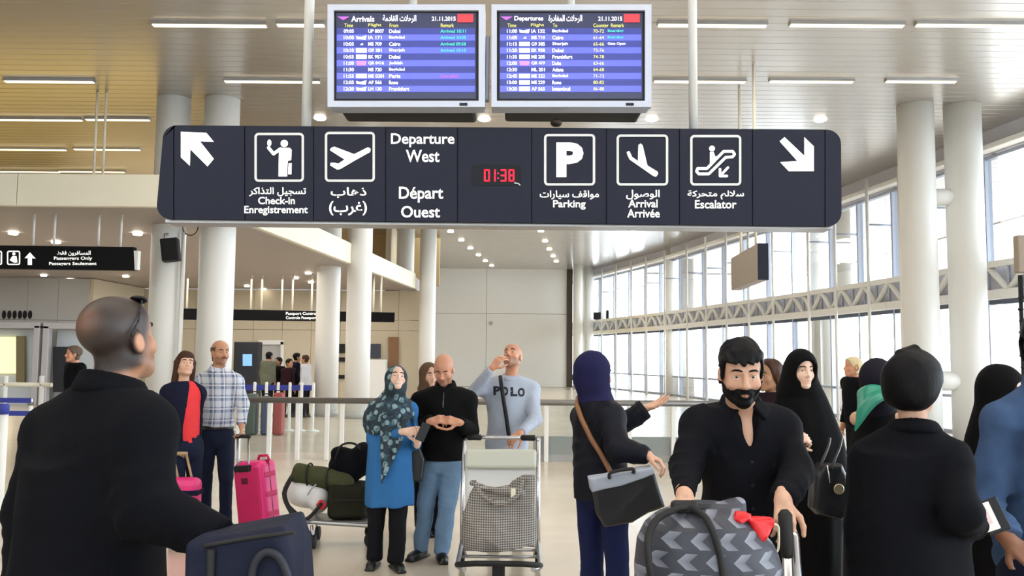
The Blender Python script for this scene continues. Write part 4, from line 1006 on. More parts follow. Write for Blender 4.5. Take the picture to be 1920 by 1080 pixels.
def garment(fig, j, m, o=.02, sl=(.064, .056, .047), wr=.007, hem=None, seed=1, name='shirt', belly=0, dep=1.0, neck=None, collar=None, cm=None, extra=None, cuff=.02, zlo=None, wid=1.0, build=True, fr=20):
    ks = ['N', 'P', 'SR', 'SL', 'ER', 'EL', 'WR', 'WL']; pts = np.array([j[k] for k in ks]); lo, hi = pts.min(0) - .24, pts.max(0) + .2
    if hem is not None: lo[2] = min(lo[2], hem - .03)
    if zlo is not None: lo[2] = max(lo[2], zlo)
    V = Sdf(lo, hi, fig.vc)
    torso(V, j['N'] - UP * .02, j['P'], j['SR'], j['SL'], o, dep, wid, .05, j['f'], belly)
    if extra: extra(V)
    for sd in 'RL':
        a, e, w = j['S' + sd], j['E' + sd], j['W' + sd]; V.cap(a, e, sl[0], sl[1], .03); w2 = w - norm(w - e) * cuff; V.cap(e, w2, sl[1], sl[2], .02)
    bends = [(j['E' + q], j['W' + q] - j['S' + q], .11) for q in 'RL'] + [(j['S' + q] - UP * .09 + norm(j['P'] - j['S' + q]) * .02, j['E' + q] - j['S' + q], .10) for q in 'RL'] + [(j['WR'] * .8 + j['ER'] * .2, j['WR'] - j['ER'], .07), (j['WL'] * .8 + j['EL'] * .2, j['WL'] - j['EL'], .07), (j['P'] + UP * .14, (0, .3, 1), .16)]
    V.wrinkle(wr, fr, seed, (1, 1, .6), bends)
    for sd in 'RL':
        e, w = j['E' + sd], j['W' + sd]; d = norm(w - e); w2 = w - d * cuff; V.plane(d, w2 + d * .01, w2 - .09, w2 + .09)
        V.cap(w2 - d * .012, w2 - d * .002, sl[2] + .003, None, .004) if collar else None
        V.plane(d, w2 + d * .012, w2 - .09, w2 + .09)
    up = norm(j['N'] - j['P'])
    V.plane(up, j['N'] + up * .022, j['N'] - .13, j['N'] + .13, .01)
    if hem is not None: V.plane((0, 0, -1), (0, 0, hem), None, None)
    if neck:   # open neckline: width, depth
        w_, dp = neck; f = j['f']; t0 = j['N'] + f * .06 + up * .02; 
        for q in np.linspace(0, 1, 18): V.ccap(t0 + f * .02 - up * dp * q + f * .05 * (1 - .2 * q), t0 - up * dp * q + f * .11, w_ * (1 - q) ** .8 + .004, None, .006)
    return V.build(name, m, fig.root) if build else V
def collar(fig, j, m, rx=.068, ry=.066, r=.012, h=.045, gap=40, name='collar', tilt=.02, flaps=0):
    N = j['N']; f = j['f']; rr = j['r']; M = np.stack([rr, f, UP], 1); c = N + UP * .012 + f * .008
    V = Sdf(c - .17, c + .17, max(.005, fig.vc * .7))
    for k_ in np.linspace(0, 1, 4): ring(V, c + UP * h * k_ - UP * .01, M, rx + .012 * (1 - k_), ry + .014 * (1 - k_), r * (1.1 - .3 * k_), .008, 90 + gap, 450 - gap, 22, lambda a: -.02 * math.sin(R(a)) )
    for sg_ in ((-1, 1) if flaps else ()):
        p0 = c + M @ NV((sg_ * .062, .035, h * .6)); p1 = c + M @ NV((sg_ * .028, .083, .004)); p2 = c + M @ NV((sg_ * .062, .103, -flaps)); p3 = c + M @ NV((sg_ * .092, .055, -.006))
        for q in np.linspace(0, 1, 7): V.cap(p0 + (p1 - p0) * q, p3 + (p2 - p3) * q, .0075, None, .006)
    return V.build(name, m, fig.root)
def legs(fig, j, m, r=(.092, .066, .056), wr=.006, seed=1, sh=True, yaw=0, shoe=m_shoe, vox=None, s=1.0):
    trousers(fig, j['hR'], j['hL'], j['KR'], j['KL'], j['AR'], j['AL'], m, r, wr, seed)
    if sh: shoes(fig.root, [(j['AR'][0], j['AR'][1]), (j['AL'][0], j['AL'][1])], yaw, shoe, s, vox or max(.007, fig.vc * .8))
def pixloft(fig, V, rows, fold=None, k=.02, pw=2.0):
    # rows: (py, x left, x right, half depth, depth offset) -> stacked elliptic sections
    sec = []
    for py, xl, xr, ry, dd in rows:
        a, b = fig.J(xl, py, dd), fig.J(xr, py, dd); sec.append((float(a[2] + b[2]) / 2, float(a[0] + b[0]) / 2, float(a[1]), float(b[0] - a[0]) / 2, ry))
    return V.loft(sec, k, 0, fold, pw=pw)
def rowvol(fig, rows, pad=.1, vox=None, zlo=0.0):
    P = [fig.J(x, py, dd) for py, xl, xr, ry, dd in rows for x in (xl, xr)]; P = np.array(P); ry = max(q[3] for q in rows)
    lo, hi = P.min(0) - pad, P.max(0) + pad; lo[1] -= ry; hi[1] += ry; lo[2] = max(lo[2], zlo); return Sdf(lo, hi, vox or fig.vc)
# ---------------------------------------------------------------- man pushing the trolley (front)
fg = Fig('bearded dark haired man in black shirt pushing trolley with chevron duffel', 3.5, 1390, .0048, .0085)
j = stand(fg, (1389, 699, -.14), 0, -9, 0, -4, .98, N=(1389, 768, 0), P=(1392, 985, .06), SR=(1312, 800, .0), SL=(1466, 800, .0), ER=(1285, 880, -.14), EL=(1489, 884, -.14), WR=(1284, 930, -.37), WL=(1468, 938, -.36))
V = body(fg, j, 'light', hands=(dict(d=(.05, -.75, -.5), n=(0, -.55, -.8), curl=(38, 45, 30)), dict(d=(-.12, -.6, -.8), n=(.0, .75, -.6), curl=((32, 42, 30), (30, 42, 30), (30, 42, 30), (30, 40, 30)))), zlo=.95)
V.cap(j['N'] - UP * .02 + j['f'] * .030, j['N'] - UP * .15 + j['f'] * .062, .050, .052, .03)
finish(fg, V, j, .7, 0)
def quiff(W):
    H_, M_ = j['H'], j['M']; q = lambda *l: H_ + M_ @ NV(l); W.ell(q(0, -.008, .078), [.070, .082, .058], M_, .03)
    for i in range(13):
        x = -.060 + .010 * i; y = .086 - 5.5 * x * x; w = .004 * math.sin(i * 2.3); W.cap(q(x, y - .018, .088 - 3 * x * x), q(x + w, y + .013, .050 + .005 * math.sin(i * 1.7) + 2.2 * x * x), .014, .006, .012)
    for sx_ in (-1, 1): W.cap(q(sx_ * .070, .030, .045), q(sx_ * .072, .026, -.015), .011, .006, .012)
hairshell(fg, V, j, m_hair, .007, hairmask(.062, .062, -.066, -.010, .036), extra=quiff, freq=85, wr=.005)
def bm(x, y, z): return smax(z + .044 + .35 * np.maximum(np.abs(x) - .03, 0) - .55 * np.maximum(np.abs(x) - .052, 0) * 2.2, -.02 - y + .02, -.150 - z, .0065 - np.sqrt((x / 2.6) ** 2 + (z + .0705) ** 2))
hairshell(fg, V, j, m_hair, .0022, bm, 'beard', .003)
garment(fg, j, m_shirt, .024, (.063, .059, .048), .020, .80, 4, 'shirt', neck=(.050, .15), zlo=.75, belly=.01)
collar(fg, j, m_shirt, .068, .068, .010, .040, 58, flaps=.038)
b = MB(); up = norm(j['N'] - j['P'])
for q in (.19, .28, .37, .46): p = Vector(j['N'] - up * q + j['f'] * (.158 - .03 * abs(q - .3))); b.lathe([(.006, 0), (.006, .003)], (0, 0, 0), 10, Matrix.Translation(p) @ Matrix.Rotation(R(90), 4, 'X'))
b.build('button', m_blackm, fg.root)
legs(fg, j, cloth('black_trousers', (20, 20, 24)), (.095, .068, .06))
# ---------------------------------------------------------------- black coat man (back view, left)
fg = Fig('man in black coat seen from behind with cropped hair, looking up at the screens', 2.5, 185, .005, .010)
j = stand(fg, (222, 636, .03), 148, 12, 4, 158, 1.04, N=(205, 738, 0), P=(170, 1130, 0), SR=(272, 805, -.09), SL=(112, 815, .10), ER=(278, 950, -.13), EL=(66, 960, .06), WR=(405, 1003, -.18), WL=(58, 1120, .02))
V = body(fg, j, 'tan', hands=(dict(d=(.9, .1, -.3), n=(0, 0, -1), curl=(20, 25, 20)), None), zlo=.9)
finish(fg, V, j, .4, .97, (.020, .016, .015), bald=.30)
0 and hairshell(fg, V, j, mat('cropped_hair', (58, 46, 38), .8, spec=.2, var=.35, vscale=45, bump=.4, bscale=260), .0035, lambda x, y, z: smax(hairmask(.055, .07, -.085, -.03, .032)(x, y, z), .050 - np.sqrt(x * x + (y + .062) ** 2 + (z - .080) ** 2)), wr=.0012)
def coat(V): V.loft([(.55, *fg.J(180, 1080, 0)[:2], .235, .17), (.95, *fg.J(176, 1080, 0)[:2], .215, .165), (1.15, *fg.J(180, 1000, 0)[:2], .20, .15), (1.35, *fg.J(188, 860, 0)[:2], .19, .13)], .05, 20)
garment(fg, j, m_blk, .030, (.082, .078, .066), .022, .56, 7, 'coat', extra=coat, cuff=-.01, fr=15)
collar(fg, j, m_blk, .072, .076, .014, .036, 30)
c, M = j['H'], j['M']; W = lambda *l: c + M @ NV(l) * 1.04
V = Sdf(c - .18, c + .18, .004)
for sg_ in (-1, 1):
    V.ell(W(sg_ * .034, .062, .098), [.031, .020, .010], M @ np.array(Matrix.Rotation(R(-38), 3, 'X')), .004); V.cap(W(sg_ * .062, .045, .095), W(sg_ * .084, .0, .045), .0032, None, .003).cap(W(sg_ * .084, .0, .045), W(sg_ * .084, -.035, .012), .0032, .0042, .003)
V.cap(W(-.012, .066, .099), W(.012, .066, .099), .004, None, .004).build('sunglasses', m_black, fg.root)
legs(fg, j, cloth('black_trousers', (20, 20, 24)), (.10, .072, .062), yaw=148)
# ---------------------------------------------------------------- woman with hair bun (back view, right)
fg = Fig('woman with dark hair tied in top knot and black coat, seen from behind', 3.2, 1705, .006, .010)
j = stand(fg, (1711, 722, .02), 158, -4, 0, 148, .97, N=(1713, 812, .0), P=(1708, 1065, .02), SR=(1772, 872, -.05), SL=(1646, 866, .06), ER=(1797, 962, -.17), EL=(1618, 990, .05), WR=(1828, 988, .02), WL=(1620, 1090, .0))
V = body(fg, j, 'light', True, (dict(d=(.35, .6, .35), n=(-.7, .5, .1), curl=(30, 40, 30)), None), zlo=.85)
finish(fg, V, j, ey=True)
c, M = j['H'], j['M']; W = Sdf(c - .2, c + .2, .005); q = lambda *l: c + M @ NV(l)
W.ell(q(0, -.030, .020), [.102, .100, .110], M, .02).ell(q(0, .02, .050), [.090, .084, .088], M, .03).ell(q(0, -.045, -.035), [.080, .072, .060], M, .03)
W.ell(fg.J(1704, 671, .04), [.060, .055, .040], None, .006).cap(fg.J(1690, 668, .0), fg.J(1716, 656, .02), .028, .020, .006).cap(fg.J(1716, 658, .03), fg.J(1728, 676, .05), .020, .016, .006)
W.cell(q(0, .13, -.045), [.062, .125, .105], M, .02); W.cell(q(.098, -.002, -.03), [.022, .026, .036], M, .01); W.cell(q(-.098, -.002, -.03), [.022, .026, .036], M, .01)
W.wrinkle(.008, 50, 5, (1, 1, .45)); W.build('hair', m_hair, fg.root)
def coat2(V): V.loft([(.45, *fg.J(1706, 1080, .02)[:2], .25, .19), (.9, *fg.J(1706, 1080, .02)[:2], .235, .175), (1.15, *fg.J(1706, 940, .02)[:2], .205, .15), (1.32, *fg.J(1708, 870, .02)[:2], .18, .125)], .05, 15)
garment(fg, j, m_blk, .028, (.072, .066, .056), .020, .46, 11, 'coat', extra=coat2, cuff=-.01, fr=16)
collar(fg, j, m_blk, .072, .074, .012, .026, 30)
legs(fg, j, cloth('black_trousers', (20, 20, 24)), yaw=158)
# ---------------------------------------------------------------- denim shirt man, cut by the right edge
fg = Fig('man in blue denim shirt cut off by the right edge of the view', 3.5, 1962, .006, .0085)
j = stand(fg, (1968, 642, .0), -6, 0, 0, -12, 1.02, N=(1964, 724, 0), P=(1962, 1060, .03), SR=(1882, 792, .0), SL=(2048, 792, .0), ER=(1848, 940, -.02), EL=(2075, 950, 0), WR=(1890, 1012, -.20), WL=(2050, 1040, -.2))
V = body(fg, j, 'brown', hands=(dict(d=(.6, -.45, -.6), n=(.3, .8, -.5), curl=(28, 32, 22)), None), zlo=.9)
finish(fg, V, j, .5, 0)
hairshell(fg, V, j, m_hair, .016, hairmask(.075, .06, -.08, -.03))
garment(fg, j, m_denim, .026, (.074, .067, .054), .030, .78, 13, 'denim_shirt', neck=(.03, .07), zlo=.74)
collar(fg, j, m_denim, .07, .07, .010, .045, 40, flaps=.035)
b = MB(); rr, f_, N_ = map(Vector, (j['r'], j['f'], j['N'])); 
b.box((0, 0, 0), (.12, .012, .13), Matrix.Translation(N_ + rr * .085 + f_ * .150 - Vector((0, 0, .22))) @ Matrix.Rotation(R(-6), 4, 'Z') @ Matrix.Rotation(R(-8), 4, 'X'), bev=.004).box((0, .0, .055), (.13, .02, .035), Matrix.Translation(N_ + rr * .085 + f_ * .155 - Vector((0, 0, .22))) @ Matrix.Rotation(R(-6), 4, 'Z') @ Matrix.Rotation(R(-8), 4, 'X'), bev=.004)
b.build('chest_pocket', m_denim, fg.root)
legs(fg, j, m_jeansD, (.097, .07, .06))
# ---------------------------------------------------------------- woman in navy hijab with messenger bag
fg = Fig('woman in navy hijab and black padded jacket carrying grey flap bag', 5.0, 1128, .0065, .010)
j = stand(fg, (1114, 702, .0), 128, 0, 0, 112, .98, N=(1118, 757, 0), P=(1126, 905, 0), SR=(1146, 782, -.13), SL=(1093, 778, .13), ER=(1160, 842, -.27), EL=(1146, 812, .17), WR=(1213, 853, -.34), WL=(1207, 767, .16),
          hR=(1150, 925, -.07), hL=(1108, 925, .07), KR=(1158, 1080, -.09), KL=(1110, 1080, .05), AR=NV((*fg.F(1156, -.10), .085)), AL=NV((*fg.F(1112, .03), .085)))
V = body(fg, j, 'light', True, (dict(d=(.8, -.3, -.35), n=(0, -.1, -1), curl=(35, 45, 30)), dict(d=(.9, .1, .35), n=(-.2, -.4, .9), curl=(10, 14, 10))), zlo=.85)
finish(fg, V, j)
m_hij = cloth('navy_hijab_cloth', (27, 26, 62), .8, .1)
def hijab(fig, j, m, face=(.066, .078), hood=.104, drape=None, name='hijab', wr=.004, puff=(0, -.012, .020), opening=True, seed=5):
    H, M, s = j['H'], j['M'], j['s']; V = Sdf(H - NV((.34, .34, .46)), H + NV((.34, .34, .17)), fig.vc * .85)
    V.ell(H + M @ NV(puff) * s, [hood * .94 * s, hood * 1.12 * s, hood * 1.12 * s], M, .02); V.ell(H + M @ NV((0, .0, -.06)) * s, [hood * .86 * s, .095 * s, .10 * s], M, .03)
    V.cap(H + M @ NV((0, -.02, -.08)) * s, j['N'] + UP * .01, .078 * s, .095, .04)
    if drape: drape(V)
    V.wrinkle(wr, 30, seed, (1, 1, .8))
    if opening:
        V.cell(H + M @ NV((0, .115, -.018)) * s, [face[0] * s, .105 * s, face[1] * s], M, .012)
    return V.build(name, m, fig.root)
def dr8(V): V.cap(j['N'] + UP * .0, j['N'] + j['f'] * .11 - UP * .0, .085, .03, .03); V.cap(j['N'] - UP * .03, j['SR'] + UP * .03, .09, .05, .04); V.cap(j['N'] - UP * .03, j['SL'] + UP * .03, .09, .05, .04); V.ell(fg.J(1098, 712, 0), [.07, .07, .055], None, .03)
hijab(fg, j, m_hij, drape=dr8)
def jk8(V): V.loft([(.86, *fg.J(1130, 905, 0)[:2], .155, .165), (1.0, *fg.J(1126, 880, 0)[:2], .16, .16), (1.2, *fg.J(1124, 830, 0)[:2], .15, .14)], .04, 40)
garment(fg, j, m_navyj if False else cloth('black_padded_jacket', (16, 18, 27), .6), .028, (.066, .062, .05), .024, .88, 21, 'padded_jacket', extra=jk8, cuff=0)
legs(fg, j, cloth('navy_jeans', (24, 31, 66), .85, .3, 300), (.088, .062, .05), yaw=125)
MB().tube([Vector(fg.J(*q)) for q in ((1084, 745, .06), (1081, 758, -.06), (1090, 785, -.165), (1108, 822, -.20), (1126, 850, -.225), (1140, 876, -.25), (1147, 890, -.31))], .014, 6).build('brown_strap', mat('brown_strap', (124, 82, 50), .6), fg.root)
# ---------------------------------------------------------------- woman in black chador
fg = Fig('pale faced woman in full black chador with handbag, facing the camera', 5.5, 1520, .0065, .011)
j = stand(fg, (1500, 694, -.05), 8, 0, 0, 12, .94, sw=.12, N=(1503, 742, .02), P=(1522, 905, .03), ER=(1462, 835, -.1), WR=(1486, 824, -.24), EL=(1566, 835, .0), WL=(1560, 880, -.10), AR=NV((*fg.F(1508, .0), .085)), AL=NV((*fg.F(1545, .03), .085)))
V = body(fg, j, 'pale', True, (dict(d=(.9, -.1, .15), n=(0, .7, -.5), curl=(50, 55, 35)), False), zlo=.9)
finish(fg, V, j, brow=m_brhair)
rows_ = [(668, 1487, 1504, .05, 0), (680, 1473, 1518, .10, 0), (700, 1465, 1527, .115, 0), (722, 1459, 1537, .125, 0), (745, 1453, 1549, .135, .02), (775, 1446, 1562, .15, .02), (823, 1447, 1580, .18, .02), (868, 1452, 1588, .19, .02), (930, 1470, 1586, .19, .03), (1000, 1484, 1579, .20, .03), (1080, 1484, 1578, .21, .03), (1160, 1478, 1586, .22, .03)]
V = rowvol(fg, rows_); pixloft(fg, V, rows_, (.05, 5, .8, .8))
V.ell(j['H'] + UP * .02, [.096, .115, .115], j['M'], .04); V.wrinkle(.008, 16, 9, (1, 1, .3))
V.cell(j['H'] + j['M'] @ NV((0, .13, -.014)), [.068, .128, .076], j['M'], .012)
V.ccap(fg.J(1478, 824, -.27), fg.J(1506, 822, -.33), .045, .05, .01)
V.build('chador', m_chador, fg.root)
shoes(fg.root, [(j['AR'][0], j['AR'][1] - .13), (j['AL'][0], j['AL'][1] - .13)], 8)
# ---------------------------------------------------------------- woman in dark headscarf with green scarf
fg = Fig('person in black with green scarf over the shoulder behind woman with top knot', 4.75, 1640, .009, .012)
j = stand(fg, (1645, 716, 0), 150, 0, 0, 150, .96, sw=.10, P=(1640, 900, .02))
V = body(fg, j, 'light', True, arms=False); finish(fg, V, j, ey=False)
hijab(fg, j, cloth('charcoal_headscarf', (26, 24, 34)), wr=.003)
rows_ = [(752, 1618, 1676, .09, 0), (790, 1604, 1690, .13, 0), (830, 1598, 1695, .16, 0), (900, 1592, 1697, .18, 0), (1000, 1588, 1700, .2, 0), (1100, 1586, 1702, .21, 0), (1190, 1584, 1704, .22, 0)]
V = rowvol(fg, rows_); pixloft(fg, V, rows_, (.04, 6, 0, .7)); V.wrinkle(.007, 16, 3, (1, 1, .3)); V.build('black_robe', m_chador, fg.root)
m_green = mat('green_satin', (24, 128, 104), .35, 0, .6, var=.15, vscale=10)
V = fg.vol([fg.J(1600, 690, -.3), fg.J(1680, 820, .2)], .04, .009)
for q in np.linspace(0, 1, 9):
    p0 = fg.J(1616 + 50 * q, 738 - 10 * math.sin(q * 3), -.10 - .03 * math.sin(q * 3)); p1 = fg.J(1603 + 34 * q, 808 - 62 * q, -.185 - .02 * math.sin(q * 3)); V.cap(p0, (p0 + p1) / 2 + NV((0, -.03, 0)), .024, .022, .012); V.cap((p0 + p1) / 2 + NV((0, -.03, 0)), p1, .022, .012, .012)
V.wrinkle(.008, 40, 4, (1, 1, .5)); V.build('green_scarf', m_green, fg.root)
# ---------------------------------------------------------------- woman in black chador far right
fg = Fig('woman in black chador with covered face half hidden behind denim shirt man', 4.4, 1880, .007, .011)
j = stand(fg, (1876, 735, -.03), 30, 0, 0, 38, .95, sw=.10, N=(1874, 790, .02), P=(1885, 960, .03), AR=NV((*fg.F(1872, .0), .085)), AL=NV((*fg.F(1905, .03), .085)))
V = body(fg, j, 'pale', True, arms=False); finish(fg, V, j)
rows_ = [(698, 1862, 1886, .05, 0), (712, 1848, 1900, .10, 0), (740, 1838, 1911, .12, 0), (772, 1829, 1918, .13, 0), (819, 1815, 1932, .15, .02), (866, 1807, 1945, .17, .02), (950, 1806, 1962, .19, .02), (1100, 1812, 1960, .20, .02), (1270, 1816, 1960, .21, .02), (1285, 1816, 1960, .21, .02)]
V = rowvol(fg, rows_); pixloft(fg, V, rows_, (.05, 5, .4, .8)); V.ell(j['H'] + UP * .02, [.096, .115, .115], j['M'], .04); V.wrinkle(.008, 16, 12, (1, 1, .3))
V.cell(j['H'] + j['M'] @ NV((0, .13, .004)), [.056, .125, .052], j['M'], .012); V.build('chador', m_chador, fg.root)
MASK = Sdf(j['H'] - .16, j['H'] + .16, .006); MASK.ell(j['H'] + j['M'] @ NV((0, .055, -.055)), [.060, .062, .050], j['M'], .01).build('face_mask', cloth('pale_blue_mask', (176, 196, 204)), fg.root)
V = fg.vol([fg.J(1798, 855, -.25), fg.J(1830, 895, -.1)], .05, .009)
for q in np.linspace(0, 1, 5): V.cap(fg.J(1806 + 14 * q, 862 + 3 * q, -.17), fg.J(1812 + 8 * q, 892 - 6 * q, -.19), .018, .010, .012)
V.wrinkle(.008, 45, 8); V.build('green_scarf', m_green, fg.root)
m_plaid = NT('blue_white_plaid'); k = m_plaid; tc = k.n('TexCoord'); sp = k.n('SeparateXYZ'); k.l(tc.outputs['Object'], sp.inputs[0])
def stripe(src, f, w, ph=0): return k.math('LESS_THAN', k.math('FRACT', k.math('MULTIPLY_ADD', src, f, ph)), w)
dgx = k.math('ADD', sp.outputs[0], k.math('MULTIPLY', sp.outputs[1], .6))
a1 = k.math('ADD', stripe(dgx, 9, .5), stripe(sp.outputs[2], 9, .5)); a2 = k.math('ADD', stripe(dgx, 9, .12, .75), stripe(sp.outputs[2], 9, .12, .75))
c1 = k.mix(k.math('MULTIPLY', a1, .5), lin((205, 208, 216)), lin((92, 108, 142))); k.l(k.mix(k.math('MINIMUM', k.math('MULTIPLY', a2, .6), .8), c1, lin((236, 236, 238))), k.b.inputs['Base Color']); k.b.inputs['Roughness'].default_value = .85
m_plaid = k.m
k = NT('teal_patterned_scarf'); tc = k.n('TexCoord'); vz = k.n('TexVoronoi', Scale=16.0); nz = k.n('TexNoise', Scale=26.0, Detail=3.0); k.l(tc.outputs['Object'], vz.inputs['Vector']); k.l(tc.outputs['Object'], nz.inputs['Vector'])
w1 = k.math('LESS_THAN', k.math('ADD', vz.outputs['Distance'], k.math('MULTIPLY', nz.outputs[0], .5)), .62); cc = k.mix(w1, lin((34, 50, 60)), lin((132, 156, 162))); w2 = k.math('LESS_THAN', nz.outputs[0], .42)
k.l(k.mix(k.math('MULTIPLY', w2, .7), cc, lin((52, 88, 100))), k.b.inputs['Base Color']); k.b.inputs['Roughness'].default_value = .8; m_scarf = k.m
m_tunic = cloth('blue_tunic_cloth', (52, 108, 162), .85); m_sweat = cloth('grey_sweatshirt', (172, 180, 194), .9); m_navyb = cloth('navy_blazer', (22, 24, 44), .85); m_red = cloth('coral_blouse', (226, 62, 66), .8)
m_blkp = cloth('black_trousers', (16, 16, 19))
# ---------------------------------------------------------------- plaid shirt man
fg = Fig('balding man in blue plaid shirt and dark jeans holding pink suitcase handle', 8.6, 408, .008, .012)
j = stand(fg, (413, 661, 0), 25, 2, 0, 42, .98, N=(409, 694, 0), P=(405, 815, 0), SR=(380, 716, .03), SL=(442, 716, -.03), ER=(370, 760, .10), WR=(378, 800, .12), EL=(456, 758, -.03), WL=(453, 798, -.14), AR=NV((*fg.F(384, .08), .085)), AL=NV((*fg.F(424, -.03), .085)))
V = body(fg, j, 'tan', hands=(None, dict(d=(.1, -.2, -.95), n=(-.9, -.1, 0), curl=(45, 55, 35))))
finish(fg, V, j, .35, 0)
hairshell(fg, V, j, m_grhair, .006, lambda x, y, z: smax(hairmask(.05, .05, -.085, -.03)(x, y, z), z - .055 - .0 * y))
MB().tube([Vector(j['H'] + j['M'] @ NV(q)) for q in ((-.028, .098, -.060), (-.012, .107, -.054), (.012, .107, -.054), (.028, .098, -.060))], .0055, 8).build('moustache', m_grhair, fg.root)
garment(fg, j, m_plaid, .026, (.068, .060, .050), .010, float(j['P'][2]) + .08, 31, 'plaid_shirt', neck=(.02, .05), belly=.03)
collar(fg, j, m_plaid, .066, .066, .010, .035, 45, flaps=.03)
legs(fg, j, m_jeansD, (.095, .068, .060), .008, yaw=(10, 40))
V = Sdf(j['P'] - .25, j['P'] + .25, .01); V.loft([(float(j['P'][2]) + .055, *j['P'][:2], .168, .142), (float(j['P'][2]) + .095, *j['P'][:2], .168, .142)], .0, 25); V.build('belt', m_leather, fg.root)
# ---------------------------------------------------------------- woman in navy blazer
fg = Fig('brown haired woman in navy blazer and coral blouse looking up, holding small pink case', 8.15, 342, .008, .012)
j = stand(fg, (347, 684, 0), 45, 16, 4, 35, .95, N=(344, 719, 0), P=(347, 838, 0), SR=(318, 737, -.03), SL=(369, 738, .03), ER=(315, 788, -.06), WR=(333, 838, -.10), EL=(368, 790, .08), WL=(366, 828, .02), AR=NV((*fg.F(338, -.03), .085)), AL=NV((*fg.F(362, .05), .085)))
V = body(fg, j, 'light', True, (dict(d=(.25, -.1, -.95), n=(.8, .4, .1), curl=(45, 55, 35)), None))
finish(fg, V, j, brow=m_brhair)
c, M = j['H'], j['M']; W = Sdf(c - NV((.25, .25, .36)), c + NV((.25, .25, .16)), .009); q = lambda *l: c + M @ NV(l)
W.ell(q(0, -.025, .035), [.088, .100, .092], M, .02).ell(q(0, .030, .075), [.074, .066, .052], M, .03)
for sx_ in (-1, 1): W.cap(q(sx_ * .072, .0, .02), c + NV((0, 0, -.22)) - j['f'] * .05 + j['r'] * sx_ * .075, .034, .030, .03)
W.cap(q(0, -.07, -.02), c + NV((0, 0, -.24)) - j['f'] * .08, .075, .06, .03); W.cell(q(0, .135, -.050), [.058, .105, .084], M, .015); W.wrinkle(.008, 60, 5, (1, 1, .3)); W.build('long_hair', m_brhair, fg.root)
garment(fg, j, m_red, .016, (.05, .045, .038), .008, float(j['P'][2]) + .00, 32, 'blouse', neck=(.03, .07), fr=26)
V = garment(fg, j, m_navyb, .030, (.060, .054, .046), .009, float(j['P'][2]) - .06, 33, 'blazer', build=False)
f, r, Nn = j['f'], j['r'], j['N']
for t_ in np.linspace(0, 1, 14): V.ccap(Nn + f * .07 - UP * (.62 * t_) - r * .045, Nn + f * .40 - UP * (.62 * t_) - r * .06, .034 + .062 * math.sin(t_ * 2.3), None, .01)
V.build('blazer', m_navyb, fg.root)
legs(fg, j, m_jeansD, (.088, .06, .05), yaw=40, s=.9)
# ---------------------------------------------------------------- woman in blue tunic
fg = Fig('smiling woman in blue tunic and teal patterned headscarf looking up, phone in hand', 7.15, 735, .007, .011)
j = stand(fg, (743, 712, -.02), 12, 26, 6, 20, .95, N=(737, 748, .02), P=(730, 858, .02), SR=(704, 770, .0), SL=(768, 770, .02), ER=(700, 822, -.05), WR=(758, 809, -.22), EL=(778, 832, .0), WL=(783, 831, -.2), AR=NV((*fg.F(704, -.04), .085)), AL=NV((*fg.F(744, -.12), .085)))
V = body(fg, j, 'pale', True, (dict(d=(.95, -.25, .1), n=(.2, .9, -.2), curl=(30, 35, 25)), dict(d=(.2, -.6, .75), n=(-.3, .6, .3), curl=(30, 40, 25))))
finish(fg, V, j)
MB().tube([Vector(j['H'] + j['M'] @ NV(q)) for q in ((-.022, .0955, -.066), (-.010, .1005, -.0705), (.010, .1005, -.0705), (.022, .0955, -.066))], [.002, .0042, .0042, .002], 8).build('teeth', mat('teeth', (235, 230, 222), .3), fg.root)
rows_ = [(768, 703, 770, .10, 0), (800, 693, 772, .125, 0), (840, 690, 772, .14, 0), (880, 688, 773, .155, 0), (920, 687, 775, .165, 0), (947, 686, 775, .17, 0)]
V = rowvol(fg, rows_, .14); pixloft(fg, V, rows_, (.03, 6, .5, .8)); torso(V, j['N'] - UP * .04, j['P'], j['SR'], j['SL'], .018, 1, .95, .04, f)
for sd in 'RL': V.cap(j['S' + sd], j['E' + sd], .056, .05, .03); w2 = j['W' + sd] - norm(j['W' + sd] - j['E' + sd]) * .02; V.cap(j['E' + sd], w2, .05, .04, .02); V.plane(norm(w2 - j['E' + sd]), w2, w2 - .08, w2 + .08)
V.plane((0, 0, -1), fg.J(730, 947, 0)); V.wrinkle(.010, 20, 8, (1, 1, .4), [(j['ER'], (1, 0, .3), .1), (fg.J(730, 850, -.1), (.5, 0, 1), .15)]); V.build('tunic', m_tunic, fg.root)
def dr5(V):
    V.cap(j['N'] - UP * .02, j['SR'] + UP * .03, .085, .060, .04); V.cap(j['N'] - UP * .02, j['SL'] + UP * .03, .085, .055, .04)
def scarf5(V):
    dr5(V); pixloft(fg, V, [(744, 718, 758, .09, 0), (756, 697, 772, .125, -.01), (772, 684, 778, .15, -.01), (800, 683, 778, .158, -.01), (814, 689, 773, .160, -.01)], (.05, 7, .4, .8), .03)
    V.plane((.45, 0, -1), fg.J(733, 803, 0), fg.J(680, 830, -.3), fg.J(780, 770, .3), .01)
H0 = hijab(fg, j, m_scarf, (.066, .080), .100, scarf5, 'headscarf', .007)
V = fg.vol([fg.J(690, 760, -.3), fg.J(775, 920, .1)], .05, .010)
for q in np.linspace(0, 1, 9): V.cap(fg.J(718 + 48 * q, 782, -.17 - .02 * math.sin(9 * q)), fg.J(716 + 30 * q, 908 - 62 * q, -.20 - .02 * math.sin(8 * q)), .018, .012, .012)
V.wrinkle(.008, 34, 6, (1, 1, .3)); V.build('scarf_tail', m_scarf, fg.root)
legs(fg, j, m_blkp, (.090, .070, .068), .010, 17, yaw=(-5, 25), s=.9)
